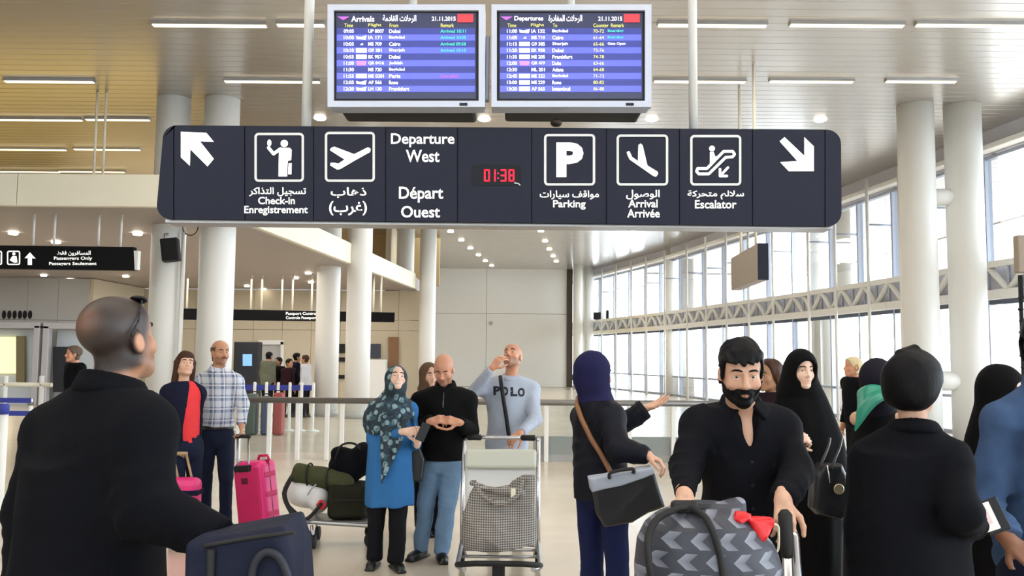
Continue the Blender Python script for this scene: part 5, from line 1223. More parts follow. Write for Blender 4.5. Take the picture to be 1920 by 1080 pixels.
# ---------------------------------------------------------------- bald man in black fleece
fg = Fig('bald man in black zip fleece and light jeans looking down at his hands', 7.4, 832, .0065, .011)
j = stand(fg, (832, 692, -.05), -4, -26, 0, -6, 1.0, N=(836, 729, 0), P=(829, 862, 0), SR=(789, 752, .0), SL=(877, 752, .0), ER=(783, 806, -.04), EL=(884, 808, -.04), WR=(808, 790, -.27), WL=(860, 792, -.27), AR=NV((*fg.F(790, .03), .085)), AL=NV((*fg.F(829, -.04), .085)))
V = body(fg, j, 'ruddy', hands=(dict(d=(.85, -.35, .25), n=(.2, .8, -.4), curl=(45, 50, 30)), dict(d=(-.85, -.35, .25), n=(-.2, .8, -.4), curl=(45, 50, 30))))
finish(fg, V, j, .45, .10, beardc=(.10, .06, .045), look=(0, .9, -.4))
fz = cloth('black_fleece', (15, 14, 15), .95)
garment(fg, j, fz, .030, (.072, .066, .054), .012, float(fg.J(830, 862, 0)[2]), 41, 'fleece', belly=.02)
collar(fg, j, fz, .070, .070, .012, .048, 25)
MB().tube([Vector(j['N'] + j['f'] * (.075 + .075 * min(1, q * 3)) - UP * (.5 * q - .05)) for q in np.linspace(0, 1, 10)], .005, 6).build('zip', mat('zip_metal', (90, 90, 92), .4, .8), fg.root)
legs(fg, j, m_jeansL, (.100, .074, .064), .012, 19, yaw=(-25, 10))
# ---------------------------------------------------------------- person behind the couple
fg = Fig('person in brown headscarf half hidden behind the bald man', 8.4, 803, .009, .013)
j = stand(fg, (804, 703, 0), 25, 0, 0, 30, .93, sw=.12)
V = body(fg, j, 'light', True, arms=False); finish(fg, V, j, brow=m_brhair)
hijab(fg, j, cloth('brown_headscarf', (92, 72, 54)), (.066, .078), .100)
rows_ = [(735, 790, 818, .10, .02), (770, 780, 834, .13, .02), (850, 775, 838, .15, .02), (950, 776, 840, .16, .02), (1000, 778, 838, .16, .02)]
V = rowvol(fg, rows_); pixloft(fg, V, rows_, (.03, 5, 0, .7)); V.plane((0, 0, -1), (0, 0, .06)); V.build('dark_robe', m_blk, fg.root); shoes(fg.root, [fg.F(796), fg.F(818)], 25)
# ---------------------------------------------------------------- man in grey sweatshirt
fg = Fig('man in grey sweatshirt shading his eyes and pushing a loaded luggage trolley', 7.9, 958, .0065, .011)
j = stand(fg, (961, 669, -.02), -4, 30, -6, -22, 1.0, N=(957, 708, 0), P=(950, 838, .02), SR=(915, 729, .0), SL=(997, 731, .0), ER=(889, 733, -.13), WR=(923, 690, -.26), EL=(1003, 786, -.16), WL=(975, 812, -.42))
V = body(fg, j, 'ruddy', hands=(dict(d=(.62, -.05, .85), n=(.55, .75, -.2), curl=(28, 32, 20)), dict(d=(-.6, -.5, -.45), n=(-.2, .5, -.8), curl=(25, 32, 25))))
finish(fg, V, j, .55, .25, beardc=(.09, .06, .045), scalpc=(.16, .10, .075))
SW = garment(fg, j, m_sweat, .026, (.068, .060, .048), .012, float(fg.J(950, 850, 0)[2]), 51, 'sweatshirt', belly=.02)
collar(fg, j, m_sweat, .066, .066, .010, .016, 0)
from mathutils.bvhtree import BVHTree
def wrap_print(obj, items, m, name, parent, lift=.004):
    off = wloc(parent); me = obj.data; bv = BVHTree.FromPolygons([v.co + off for v in me.vertices], [tuple(p.vertices) for p in me.polygons]); b = bmesh.new()
    for t, x0, y0, x1, y1, bold in items:
        co, fs = letters(t, bold); lo, hi = co.min(0), co.max(0); vs = []
        for c_ in co:
            px = x0 + (c_[0] - lo[0]) / (hi[0] - lo[0]) * (x1 - x0); py = y1 + (c_[1] - lo[1]) / (hi[1] - lo[1]) * (y0 - y1)
            d_ = ray(px, py).normalized(); hit = bv.ray_cast(Vector((0, 0, EYE)), d_); p = hit[0] if hit[0] is not None else at(px, py, 7.6)
            vs.append(b.verts.new(p - d_ * lift - off))
        for f_ in fs:
            try: b.faces.new([vs[i] for i in f_])
            except ValueError: pass
    me2 = bpy.data.meshes.new(name); b.to_mesh(me2); b.free(); me2.materials.append(m); o = bpy.data.objects.new(name, me2); link(o, parent); WL[o.name] = off
wrap_print(SW, [(ch, x0, y0, x0 + 13, y0 + 17, .05) for ch, x0, y0 in (('P', 925, 724), ('O', 940, 725), ('L', 957, 726), ('O', 971, 727))], mat('dark_print', (36, 36, 44), .8), 'chest_lettering', fg.root)
legs(fg, j, m_jeansD, yaw=-4)
MB().tube([Vector(fg.J(*q)) for q in ((938, 706, -.10), (940, 722, -.176), (944, 750, -.19), (949, 780, -.195), (953, 808, -.195), (957, 835, -.185))], .018, 6).build('shoulder_strap', m_blackm, fg.root)
# ---------------------------------------------------------------- background figures
def passer(label, D, px, py, yaw, top, hair, skin='light', head=(0, 0, None), fem=False, coat=True, seed=1, hm=None, vox=.012, group=None, bottom=None, **ov):
    fg = Fig(label, D, px, vox * .8, vox * 1.15, group); j = stand(fg, (px, py, 0), yaw, head[0], head[1], head[2], .97, **ov)
    V = body(fg, j, skin, fem, detail=D < 9); finish(fg, V, j, ey=D < 9, brow=hair)
    hairshell(fg, V, j, hair, .010 + .25 * fg.vb, hm)
    ex = (lambda V: V.loft([(.75, *j['P'][:2], .19, .15), (1.1, *j['P'][:2], .17, .13)], .05, yaw)) if coat else None
    garment(fg, j, top, .028, (.066, .060, .05), .010, .76 if coat else float(j['P'][2]) - .05, seed, 'coat' if coat else 'jacket', extra=ex)
    legs(fg, j, bottom or m_blkp, yaw=yaw, seed=seed); return fg, j
passer('blond man in black suit seen in profile by the far windows', 11.0, 1599, 688, -75, m_blk, m_blond, 'ruddy', (4, 0, -85), coat=False, seed=61, hm=hairmask(.07, .055, -.09, -.045))
passer('brown haired person in profile between shirt man and chador woman', 6.6, 1443, 704, -50, cloth('dark_plum_coat', (40, 26, 34)), m_brhair, 'olive', (0, 0, -62), True, seed=62, vox=.010, hm=hairmask(.062, .06, -.12, -.05, .0), P=(1462, 880, 0))
passer('man in dark coat standing before the grey gate portal at left', 13.0, 138, 664, -40, m_blk, m_grhair, 'ruddy', (3, 0, -50), seed=63)
for i, (px, py, yw, top, hr, nm) in enumerate(((505, 668, 160, cloth('olive_jacket', (98, 100, 84)), m_hair, 'olive jacket'), (522, 678, -40, m_blk, m_hair, 'black coat with a pale scarf stripe'), (543, 681, 60, cloth('dark_maroon_coat', (42, 20, 26)), m_hair, 'dark maroon coat'),
        (557, 670, 120, m_navyb, m_hair, 'navy coat'), (572, 674, -100, cloth('pale_jacket', (196, 196, 200)), m_brhair, 'pale jacket'))):
    fg_, j_ = passer(f'distant traveller in {nm} queueing behind blue belts', 24 + .5 * (i % 2), px, py, yw, top, hr, 'olive', seed=70 + i, vox=.018, group='distant queue of travellers')
# ================================================================ LUGGAGE AND THINGS HELD
def poly_sdf(V, pts, y0, y1, rnd=.02, k=.0, bulge=0):
    """rounded slab: outline pts (x,z) between depths y0..y1"""
    pts = NV(pts); lo = NV((pts[:, 0].min() - rnd - .05, y0 - .05 - bulge, pts[:, 1].min() - .05 - rnd)); hi = NV((pts[:, 0].max() + .05 + rnd, y1 + .05 + bulge, pts[:, 1].max() + .05 + rnd))
    sl, X, Y, Z = V.win(lo, hi); x, z = np.broadcast_arrays(X[:, 0, :], Z[0]) if False else (X[:, :, 0] + 0 * Z[0], Z[0] + 0 * X[:, :, 0])
    d = np.full(x.shape, 1e9, f32); ins = np.zeros(x.shape, bool); n = len(pts)
    for i in range(n):
        a, b = pts[i], pts[(i + 1) % n]; e = b - a; t = np.clip(((x - a[0]) * e[0] + (z - a[1]) * e[1]) / (e @ e), 0, 1); d = np.minimum(d, (x - a[0] - t * e[0]) ** 2 + (z - a[1] - t * e[1]) ** 2)
        cnd = ((a[1] > z) != (b[1] > z)) & (x < (b[0] - a[0]) * (z - a[1]) / (b[1] - a[1] + 1e-12) + a[0]); ins ^= cnd
    d = np.where(ins, -np.sqrt(d), np.sqrt(d)) + rnd; d = d[:, None, :]; h = (y1 - y0) / 2 - rnd + bulge * np.clip(-d * 6, 0, 1); w = np.abs(Y - (y0 + y1) / 2) - h; d = d + 0 * w
    V.put(sl, (np.minimum(np.maximum(d, w), 0) + np.sqrt(np.maximum(d, 0) ** 2 + np.maximum(w, 0) ** 2) - rnd).astype(f32), k); return V
def pxz(poly, Y): return [(at(x, y, Y).x, at(x, y, Y).z) for x, y in poly]
def slabvol(poly, Y0, Y1, vox, pad=.09):
    p = NV(pxz(poly, (Y0 + Y1) / 2)); return Sdf((p[:, 0].min() - pad, Y0 - pad, max(0, p[:, 1].min() - pad)), (p[:, 0].max() + pad, Y1 + pad, p[:, 1].max() + pad), vox)
def bagthing(label, cat, poly, Y, name='bag'):
    xs = [q[0] for q in poly]; ys = [q[1] for q in poly]; p = at(sum(xs) / len(xs), max(ys), Y); return thing(name, label, cat, (p.x, Y, max(0, p.z)))
def strap(pts, r, nm, m, parent, n=8): 
    pts = [Vector(p) for p in pts]; out = []
    for i in range(len(pts) - 1):   # catmull-rom
        p0, p1, p2, p3 = pts[max(i - 1, 0)], pts[i], pts[i + 1], pts[min(i + 2, len(pts) - 1)]
        for t in (0, .25, .5, .75): out.append(.5 * ((2 * p1) + (-p0 + p2) * t + (2 * p0 - 5 * p1 + 4 * p2 - p3) * t * t + (-p0 + 3 * p1 - 3 * p2 + p3) * t ** 3))
    out.append(pts[-1]); return MB().tube(out, r, n).build(nm, m, parent)
m_pink = mat('glossy_pink_shell', (222, 44, 120), .4, var=.05); m_pinkd = mat('deep_pink_fabric', (196, 28, 92), .6, var=.08); m_chrome = mat('chrome_tube', (200, 200, 204), .25, .95); m_tan = mat('tan_handle', (168, 142, 108), .5, .3); m_rub = mat('black_rubber', (18, 18, 19), .7)
m_olive = cloth('olive_canvas', (70, 72, 48), .9); m_oliveD = cloth('dark_olive_canvas', (38, 38, 28), .9); m_navyc = cloth('navy_nylon', (28, 32, 50), .7, .15)
def trolley(label, loc, yaw, w=.56, h=1.04, ad=True, L=.8):
    t = thing('luggage_trolley', label, 'trolley', loc); Mx = Matrix.Rotation(R(yaw), 4, 'Z'); O = Vector(loc)
    T = lambda x, y, z: O + Mx @ Vector((x, y, z))
    for s_ in (-1, 1):
        MB().tube([T(s_ * w / 2, .30, .10), T(s_ * w / 2, .34, .5), T(s_ * w / 2, .44, h - .03), T(s_ * w / 2, .50, h)], .018, 10).build('upright', m_chrome, t)
        MB().tube([T(s_ * w / 2, .30, .20), T(s_ * w / 2, -.30, .16), T(s_ * (w / 2 - .06), -.44, .17)], .017, 10).build('side_rail', m_steel, t)
        MB().tube([T(s_ * w / 2 * .92, .50, h), T(s_ * w / 2 * .55, .50, h)], .024, 12).build('grip', m_rub, t)
        wh = MB().lathe([(.03, -.022), (.075, -.02), (.08, 0), (.075, .02), (.03, .022)], (0, 0, 0), 20, Matrix.Translation(T(s_ * (w / 2 + .0), .34, .08)) @ Mx @ Matrix.Rotation(R(90), 4, 'Y')).build('wheel', m_rub, t)
        MB().tube([T(s_ * w / 2, .32, .2), T(s_ * (w / 2 - .03), .34, .08)], .014, 8).build('fork', m_steel, wh)
    MB().tube([T(-w / 2, .50, h), T(w / 2, .50, h)], .015, 12).build('handle_bar', m_chrome, t)
    MB().tube([T(-w / 2 + .0, -.30, .17), T(-w / 2 + .03, -.42, .20), T(-w / 2 + .14, -.48, .22), T(w / 2 - .14, -.48, .22), T(w / 2 - .03, -.42, .20), T(w / 2, -.30, .17)], .020, 10).build('bumper', m_rub, t)
    for y in (-.25, -.05, .15): MB().tube([T(-w / 2, y, .175 + y * .04), T(w / 2, y, .175 + y * .04)], .012, 8).build('cross_bar', m_steel, t)
    wh = MB().lathe([(.02, -.02), (.058, -.018), (.062, 0), (.058, .018), (.02, .02)], (0, 0, 0), 18, Matrix.Translation(T(0, -.40, .062)) @ Mx @ Matrix.Rotation(R(90), 4, 'Y')).build('wheel', m_rub, t)
    MB().box((0, 0, 0), (.09, .10, .10), Matrix.Translation(T(0, -.39, .15)) @ Mx, bev=.015).build('caster_fork', m_rub, wh)
    Q = Matrix.Translation(T(0, .385, .55)) @ Mx @ Matrix.Rotation(R(-8), 4, 'X')
    MB().box((0, 0, .0), (w - .05, .012, .62), Q, bev=.004).build('back_panel', m_white, t)
    if ad:
        MB().box((0, 0, 0), (w - .03, .05, .15), Matrix.Translation(T(0, .36, h - .155)) @ Mx @ Matrix.Rotation(R(-8), 4, 'X'), bev=.02).build('advert_panel', mat('beige_advert_panel', (206, 206, 190), .5), t)
    return t, T
# ---- front trolley with chevron duffel
tA, TA = trolley('trolley with black grips pushed by the bearded man, front luggage hides most', (at(1378, 960, 3.05).x, 2.64, 0), 0, .42, 1.085, False)
k = NT('chevron_grey_fabric'); tc = k.n('TexCoord'); sp = k.n('SeparateXYZ'); k.l(tc.outputs['Object'], sp.inputs[0])
rowi = k.math('FLOOR', k.math('MULTIPLY', sp.outputs[2], 17.5)); vv = k.math('ABSOLUTE', k.math('SUBTRACT', k.math('FRACT', k.math('MULTIPLY', sp.outputs[2], 17.5)), .5))
tt = k.math('FRACT', k.math('SUBTRACT', k.math('MULTIPLY_ADD', sp.outputs[0], 12.5, k.math('MULTIPLY', rowi, .5)), k.math('MULTIPLY', vv, .8)))
on = k.math('LESS_THAN', tt, .42); inn = k.math('LESS_THAN', vv, .40); nz = k.n('TexNoise', Scale=30.0, Detail=3.0); k.l(tc.outputs['Object'], nz.inputs['Vector'])
k.l(k.mix(k.math('MULTIPLY', k.math('MULTIPLY', on, inn), k.math('MULTIPLY_ADD', tt, -1.4, 1.0)), k.mix(nz.outputs[0], lin((42, 44, 54)), lin((60, 63, 74))), lin((132, 136, 148))), k.b.inputs['Base Color']); k.b.inputs['Roughness'].default_value = .55; m_chev = k.m
YB = 2.80; rows_ = [(944, 1300, 1368, .06), (952, 1272, 1385, .10), (966, 1238, 1402, .13), (984, 1214, 1420, .155), (1012, 1197, 1441, .17), (1060, 1190, 1458, .18), (1130, 1194, 1462, .18), (1200, 1200, 1456, .18), (1225, 1212, 1445, .17)]
class _D: pass
dd_ = Fig.__new__(Fig); dd_.D = YB; dd_.vc = .008
t = bagthing('grey duffel bag with pale chevron pattern and black straps on front trolley', 'bag', [(1190, 1225), (1460, 1225)], YB, 'duffel_bag')
V = rowvol(dd_, [(*q, 0) for q in rows_], .12); pixloft(dd_, V, [(*q, 0) for q in rows_], None, .03, 2.4)
V.cap(at(1372, 950, YB - .02), at(1388, 940, YB), .016, .008, .03).cap(at(1345, 955, YB - .03), at(1385, 952, YB - .02), .012, .018, .03); V.wrinkle(.014, 14, 5, (1, 1, 1)); V.build('body', m_chev, t)
for pts in (((1222, 1090, -.185), (1215, 1040, -.178), (1217, 1000, -.15), (1236, 970, -.125), (1280, 952, -.09), (1330, 952, -.06)), ((1292, 950, -.07), (1320, 968, -.145), (1338, 1000, -.178), (1350, 1040, -.19), (1358, 1095, -.19))):
    strap([at(x, y, YB + d_) for x, y, d_ in pts], .011, 'strap', m_rub, t)
MB().box(tuple(at(1283, 950, YB - .07)), (.08, .05, .035), bev=.012).build('grip_wrap', m_rub, t)
p = at(1325, 1222, YB); 
t2 = thing('suitcase', 'dark grey suitcase lying under the chevron duffel on trolley', 'suitcase', (p.x, YB, .215))
MB().box((p.x + .05, YB - .09, .215 + (p.z - .235) / 2), (.36, .32, p.z - .235), bev=.04, seg=3).build('shell', mat('dark_grey_shell', (44, 46, 52), .5), t2)
MB().tube([Vector((p.x - .03, YB - .24, .40)), Vector((p.x - .03, YB - .275, .40)), Vector((p.x + .13, YB - .275, .40)), Vector((p.x + .13, YB - .24, .40))], .012, 8).build('handle', m_rub, t2)
V = Sdf(at(1370, 1015, 2.60) - Vector((.05, .1, .05)), at(1450, 950, 3.06) + Vector((.05, .05, .05)), .006)
for a, b, r_ in (((1388, 971), (1420, 974), .014), ((1405, 975), (1434, 992), .020), ((1418, 988), (1430, 1006), .016), ((1395, 968), (1446, 976), .012)): V.cap(at(*a, 2.70), at(*b, 2.70), r_, r_ * .7, .02)
V.wrinkle(.03, 70, 7, (1, 1, 1)); tag(V.build('red_plastic_bag', mat('red_plastic', (214, 26, 34), .35), None), 'crumpled red plastic bag beside the chevron duffel on the trolley', 'bag')
p = at(1474, 966, 3.02)
MB().tube([Vector((p.x, 3.04, p.z + .015)), Vector((p.x + .001, 3.035, p.z)), Vector((p.x + .004, 3.03, p.z - .12)), Vector((p.x + .005, 3.03, p.z - .14))], [.012, .024, .022, .019], 14).build('black_grip_post', m_rub, tA); MB().tube([Vector((p.x + .005, 3.03, p.z - .13)), Vector((p.x + .012, 3.0, .2))], .018, 10).build('grey_post', m_chrome, tA)
strap([at(x, y, 2.98) for x, y in ((1428, 984), (1456, 984), (1460, 1000), (1459, 1030), (1452, 1037))], .004, 'wire_hook', mat('cream_wire', (214, 206, 182), .4), tA)
# ---- rear trolley with houndstooth bag
tB, TB = trolley('luggage trolley with beige advert panel, pushed by man in grey sweatshirt', (at(938, 900, 6.85).x, 6.77, 0), 0, .60, 1.005)
k = NT('houndstooth_check'); tc = k.n('TexCoord'); sp = k.n('SeparateXYZ'); k.l(tc.outputs['Object'], sp.inputs[0])
gx, gz = (k.math('LESS_THAN', k.math('FRACT', k.math('MULTIPLY', o_, 58)), .5) for o_ in (sp.outputs[0], sp.outputs[2])); s_ = k.math('ADD', gx, gz); nz = k.n('TexNoise', Scale=9.0); k.l(tc.outputs['Object'], nz.inputs['Vector'])
k.l(k.mix(k.math('MULTIPLY', s_, .5), lin((70, 66, 66)), k.mix(nz.outputs[0], lin((150, 144, 136)), lin((196, 190, 182)))), k.b.inputs['Base Color']); k.b.inputs['Roughness'].default_value = .8; m_hound = k.m
Yh = 6.62; dd_.D = Yh; dd_.vc = .009
rows_ = [(900, 888, 985, .05), (915, 884, 994, .09), (940, 878, 1000, .14), (975, 868, 1005, .17), (1005, 862, 1006, .18), (1026, 866, 1004, .17)]
t = bagthing('grey houndstooth soft bag lying on the luggage trolley', 'bag', [(866, 1028), (1004, 1028)], Yh, 'soft_bag')
V = rowvol(dd_, [(*q, 0) for q in rows_], .14, None, .17); pixloft(dd_, V, [(*q, 0) for q in rows_], None, .04, 2.6)
V.cell(at(938, 898, Yh), [.13, .2, .06], None, .05).cap(at(886, 905, Yh - .05), at(897, 897, Yh - .08), .04, .02, .03).cap(at(965, 910, Yh - .03), at(980, 904, Yh), .03, .018, .03).cap(at(900, 915, Yh - .10), at(972, 925, Yh - .12), .025, .03, .03)
V.plane((0, 0, -1), (0, 0, .195)); V.wrinkle(.045, 12, 9, (1, 1, 1)); V.build('body', m_hound, t)
strap([at(x, y, Yh + d_) for x, y, d_ in ((890, 905, -.11), (905, 930, -.17), (938, 945, -.19), (968, 930, -.17), (980, 903, -.08))], .016, 'strap', m_hound, t)
MB().box(tuple(at(962, 925, Yh - .17)), (.035, .02, .07), bev=.006).build('cream_tag', m_cream, t)
# ---- side-on trolley at left with olive bags
Yt = 7.95; px0 = 640
tC = thing('luggage_trolley', 'side-on trolley with black curved front loaded with olive and black bags', 'trolley', (at(640, 1000, Yt).x, Yt, 0))
for dy in (-.22, .16):
    o_ = Yt + dy; strap([at(x, y, o_) for x, y in ((548, 893), (533, 925), (545, 958), (566, 985), (584, 1005))], .021, 'curved_bar', m_rub, tC); strap([at(x, y, o_) for x, y in ((540, 948), (560, 966), (577, 972), (604, 943))], .016, 'curved_bar', m_rub, tC)
    p = at(588 if dy < 0 else 596, 1000, o_); w_ = MB().lathe([(.02, -.02), (.058, -.018), (.062, 0), (.058, .018), (.02, .02)], (0, 0, 0), 18, Matrix.Translation(Vector((p.x, o_, .062))) @ Matrix.Rotation(R(70), 4, 'Z') @ Matrix.Rotation(R(90), 4, 'X') @ Matrix.Rotation(R(20), 4, 'Y')).build('wheel', m_rub, tC)
    MB().tube([Vector((p.x, o_, .06)), Vector((p.x - .02, o_, .20))], .014, 8).build('fork', m_steel, w_)
    q = at(700, 1000, o_); MB().lathe([(.02, -.02), (.075, -.018), (.08, 0), (.075, .018), (.02, .02)], (0, 0, 0), 18, Matrix.Translation(Vector((q.x, o_, .08))) @ Matrix.Rotation(R(90), 4, 'X')).build('wheel', m_rub, tC)
    strap([Vector((p.x - .05, o_, .23)), Vector((p.x + .3, o_, .21)), Vector((q.x, o_, .20))], .018, 'side_rail', m_steel, tC)
    MB().tube([Vector((q.x, o_, .10)), Vector((q.x + .08, o_, .55)), Vector((q.x + .14, o_, 1.0))], .018, 10).build('upright', m_chrome, tC)
p, q = at(575, 1000, Yt), at(712, 1000, Yt)
MB().box(((p.x + q.x) / 2, Yt - .03, .225), (q.x - p.x, .40, .02), bev=.006).build('tray', mat('grey_tray', (120, 118, 116), .4, .5), tC)
q = at(700, 1000, Yt); MB().tube([(q.x + .14, Yt - .22, 1.0), (q.x + .14, Yt + .16, 1.0)], .018, 10).build('handle_bar', m_rub, tC)
t = bagthing('olive canvas roll bag lying slanted on top of the loaded trolley', 'bag', [(545, 918), (658, 918)], Yt - .05, 'roll_bag')
V = Sdf(at(530, 945, Yt - .2) - Vector((.05, .15, 0)), at(680, 850, Yt) + Vector((.05, .15, .05)), .009); a, b = at(560, 886, Yt - .06), at(643, 904, Yt - .06)
V.cap(a, b, .088, .098, .02); V.plane(Vector((a - b)), a + (a - b).normalized() * .045); V.wrinkle(.012, 26, 4, (1, 1, 1)); V.build('body', m_olive, t)
for f_ in (.25, .7): c_ = Vector(a).lerp(Vector(b), f_); strap([c_ + Vector((.012 * math.cos(g), .1 * math.cos(g), .1 * math.sin(g))) for g in [R(x * 30) for x in range(13)]], .008, 'strap', m_rub, t)
t = bagthing('rounded black travel bag behind the olive roll bag', 'bag', [(618, 905), (690, 905)], Yt, 'travel_bag')
V = Sdf(at(600, 920, Yt) - Vector((.05, .3, .02)), at(720, 820, Yt) + Vector((.1, .3, .08)), .010); V.ell(at(655, 872, Yt + .05), [.18, .16, .155], None, .03).ell(at(638, 850, Yt + .03), [.09, .10, .07], None, .03).ell(at(682, 860, Yt + .05), [.12, .14, .15], None, .03); V.wrinkle(.014, 22, 6, (1, 1, 1)); V.build('body', m_blk, t)
strap([at(x, y, Yt - .06) for x, y in ((628, 862), (640, 835), (665, 832), (680, 850))], .010, 'handle', m_rub, t)
t = bagthing('dark olive soft suitcase at bottom of the loaded side-on trolley', 'suitcase', [(621, 974), (700, 974)], Yt, 'suitcase')
pa, pb = at(621, 974, Yt), at(692, 905, Yt)
V = Sdf((pa.x - .06, Yt - .3, .2), (pb.x + .06, Yt + .3, pb.z + .08), .010); V.rbox(((pa.x + pb.x) / 2, Yt, (.24 + pb.z) / 2), ((pb.x - pa.x) / 2, .19, (pb.z - .24) / 2), None, .05); V.wrinkle(.008, 18, 3, (1, 1, 1)); V.build('body', m_oliveD, t)
strap([at(x, 938, Yt - .20) for x in (622, 650, 675, 691)], .006, 'zip_seam', m_rub, t)
t = bagthing('white plastic wrapped bundle with red bow held by black bars', 'bundle', [(540, 975), (620, 975)], Yt - .04, 'wrapped_bundle')
V = Sdf(at(520, 985, Yt) - Vector((.05, .3, .05)), at(635, 880, Yt) + Vector((.05, .3, .08)), .009); V.ell(at(574, 924, Yt - .02), [.165, .14, .13], Matrix.Rotation(R(15), 3, 'Y'), .02).ell(at(598, 935, Yt - .04), [.10, .13, .13], None, .03); V.wrinkle(.014, 24, 5, (1, 1, 1)); V.build('wrapping', mat('white_plastic_wrap', (222, 220, 218), .3), t)
V = Sdf(at(585, 960, Yt - .25) - Vector((.03, .08, .02)), at(620, 925, Yt - .15) + Vector((.03, .08, .02)), .005); c_ = at(603, 946, Yt - .19)
for g in range(6): V.ell(c_ + Vector((.024 * math.cos(g * 1.05), -.01, .024 * math.sin(g * 1.05))), [.022, .02, .016], Matrix.Rotation(g * 1.05, 3, 'Y'), .004)
V.build('red_bow', mat('red_bow', (196, 20, 36), .5), t)
strap([at(577, 928, Yt - .17), at(583, 918, Yt - .19), at(593, 908, Yt - .17)], .006, 'tape_fold', m_alu, t)
# ---- pink suitcases
p = at(488, 975, 8.35); loc = Vector((p.x, 8.35, 0)); t = thing('suitcase', 'large bright pink suitcase with extended handle held by plaid shirt man', 'suitcase', loc)
Mq = Matrix.Translation(loc + Vector((0, 0, .07))) @ Matrix.Rotation(R(-7), 4, 'Y') @ Matrix.Rotation(R(28), 4, 'Z').inverted()
MB().box((0, .0, .31), (.36, .23, .60), Mq, bev=.06, seg=4).build('shell', m_pink, t); MB().box((0, -.112, .30), (.30, .02, .52), Mq, bev=.01).build('front_panel', m_pinkd, t)
for z in (.12, .3, .48): MB().box((.175, .0, z), (.02, .14, .05), Mq, bev=.008).build('side_foot', m_pinkd, t)
MB().box((0, 0, .31), (.365, .012, .605), Mq, bev=.005).build('zip_band', mat('dark_pink_zip', (110, 14, 50), .6), t)
MB().box((-.02, -.125, .44), (.08, .008, .055), Mq, bev=.003).build('badge', mat('dark_badge', (90, 10, 44), .5), t); MB().box((-.03, -.118, .555), (.2, .05, .06), Mq, bev=.015).build('handle_well', m_rub, t)
h_ = at(455, 818, 8.42)
for x in (-.09, .05): a = Mq @ Vector((x, -.125, .52)); b = h_ + Vector((x * .75 + .02, 0, -.01)); MB().tube([a, b], .011, 8).build('handle_tube', m_steel, t)
MB().tube([h_ + Vector((-.065, 0, 0)), h_ + Vector((.075, 0, 0))], .019, 10).build('grip', m_rub, t)
for x in (-.13, .13):
    for y in (-.08, .08):
        c_ = Mq @ Vector((x, y, 0)); MB().lathe([(.01, -.015), (.038, -.013), (.04, 0), (.038, .013), (.01, .015)], (0, 0, 0), 14, Matrix.Translation(Vector((c_.x, c_.y, .041))) @ Matrix.Rotation(R(90), 4, 'X')).build('wheel', m_rub, t); MB().box((c_.x, c_.y, .078), (.04, .04, .05), bev=.008).build('wheel_housing', m_rub, t)
MB().tube([Mq @ Vector((.0, .05, .60)), Mq @ Vector((.02, .05, .645)), Mq @ Vector((.12, .05, .645)), Mq @ Vector((.14, .05, .60))], .013, 8).build('carry_handle', m_pinkd, t)
p = at(346, 955, 7.75); loc = Vector((p.x, 7.75, 0)); t = thing('suitcase', 'small pink cabin case with tan pull handle beside navy blazer woman', 'suitcase', loc); zt_ = at(346, 895, 7.75).z
MB().box((loc.x, 7.75, .05 + (zt_ - .05) / 2), (.26, .17, zt_ - .05), bev=.06, seg=4).build('shell', m_pink, t); MB().box((loc.x, 7.75, at(346, 922, 7.75).z), (.268, .178, .045), bev=.006).build('dark_band', m_navyb, t)
hz = at(340, 850, 7.92)
for x in (-.07, .05): MB().tube([(loc.x + x, 7.78, zt_ - .04), (hz.x + x, 7.90, hz.z)], .011, 8).build('handle_tube', m_tan, t)
MB().tube([(hz.x - .08, 7.90, hz.z), (hz.x + .06, 7.90, hz.z)], .017, 8).build('grip', m_tan, t)
for x in (-.09, .09): MB().lathe([(.01, -.015), (.036, -.013), (.038, 0), (.036, .013), (.01, .015)], (0, 0, 0), 14, Matrix.Translation(Vector((loc.x + x, 7.75, .038))) @ Matrix.Rotation(R(90), 4, 'X')).build('wheel', m_rub, t)
# ---- navy holdall in the left foreground, on a case
Yn = 2.26; poly = [(378, 1006), (388, 998), (548, 975), (553, 992), (562, 1020), (570, 1110), (568, 1190), (380, 1195), (374, 1100)]
t = bagthing('navy nylon holdall standing in front of man in black coat', 'bag', poly, Yn, 'holdall'); V = slabvol(poly, Yn - .12, Yn + .12, .007); poly_sdf(V, pxz(poly, Yn), Yn - .12, Yn + .12, .025); V.wrinkle(.010, 16, 4, (1, 1, 1)); V.build('body', m_navyc, t)
strap([at(x, y, Yn - .135) for x, y in ((470, 1110), (476, 1060), (496, 1036), (520, 1042), (538, 1075), (545, 1110))], .010, 'handle', mat('navy_strap', (22, 24, 38), .6), t)
strap([at(x, y, Yn - .125) for x, y in ((382, 1024), (460, 1010), (552, 998))], .005, 'zip', m_rub, t)
MB().tube([at(396, 1030, Yn - .128), at(392, 1160, Yn - .128)], .010, 6).build('side_piping', m_rub, t)
zb_ = at(470, 1192, Yn).z; p = at(472, 1190, Yn); t = thing('suitcase', 'tall dark case carrying the navy holdall, below the picture edge', 'suitcase', (p.x, Yn, 0))
MB().box((p.x, Yn, .06 + (zb_ - .07) / 2), (.40, .30, zb_ - .075), bev=.04, seg=3).build('shell', mat('dark_grey_shell', (44, 46, 52), .5), t)
for x in (-.15, .15): MB().lathe([(.01, -.015), (.038, -.013), (.04, 0), (.038, .013), (.01, .015)], (0, 0, 0), 14, Matrix.Translation(Vector((p.x + x, Yn, .04))) @ Matrix.Rotation(R(90), 4, 'X')).build('wheel', m_rub, t)
MB().tube([(p.x - .1, Yn - .15, .6), (p.x - .1, Yn - .18, .6), (p.x + .1, Yn - .18, .6), (p.x + .1, Yn - .15, .6)], .012, 8).build('handle', m_rub, t)
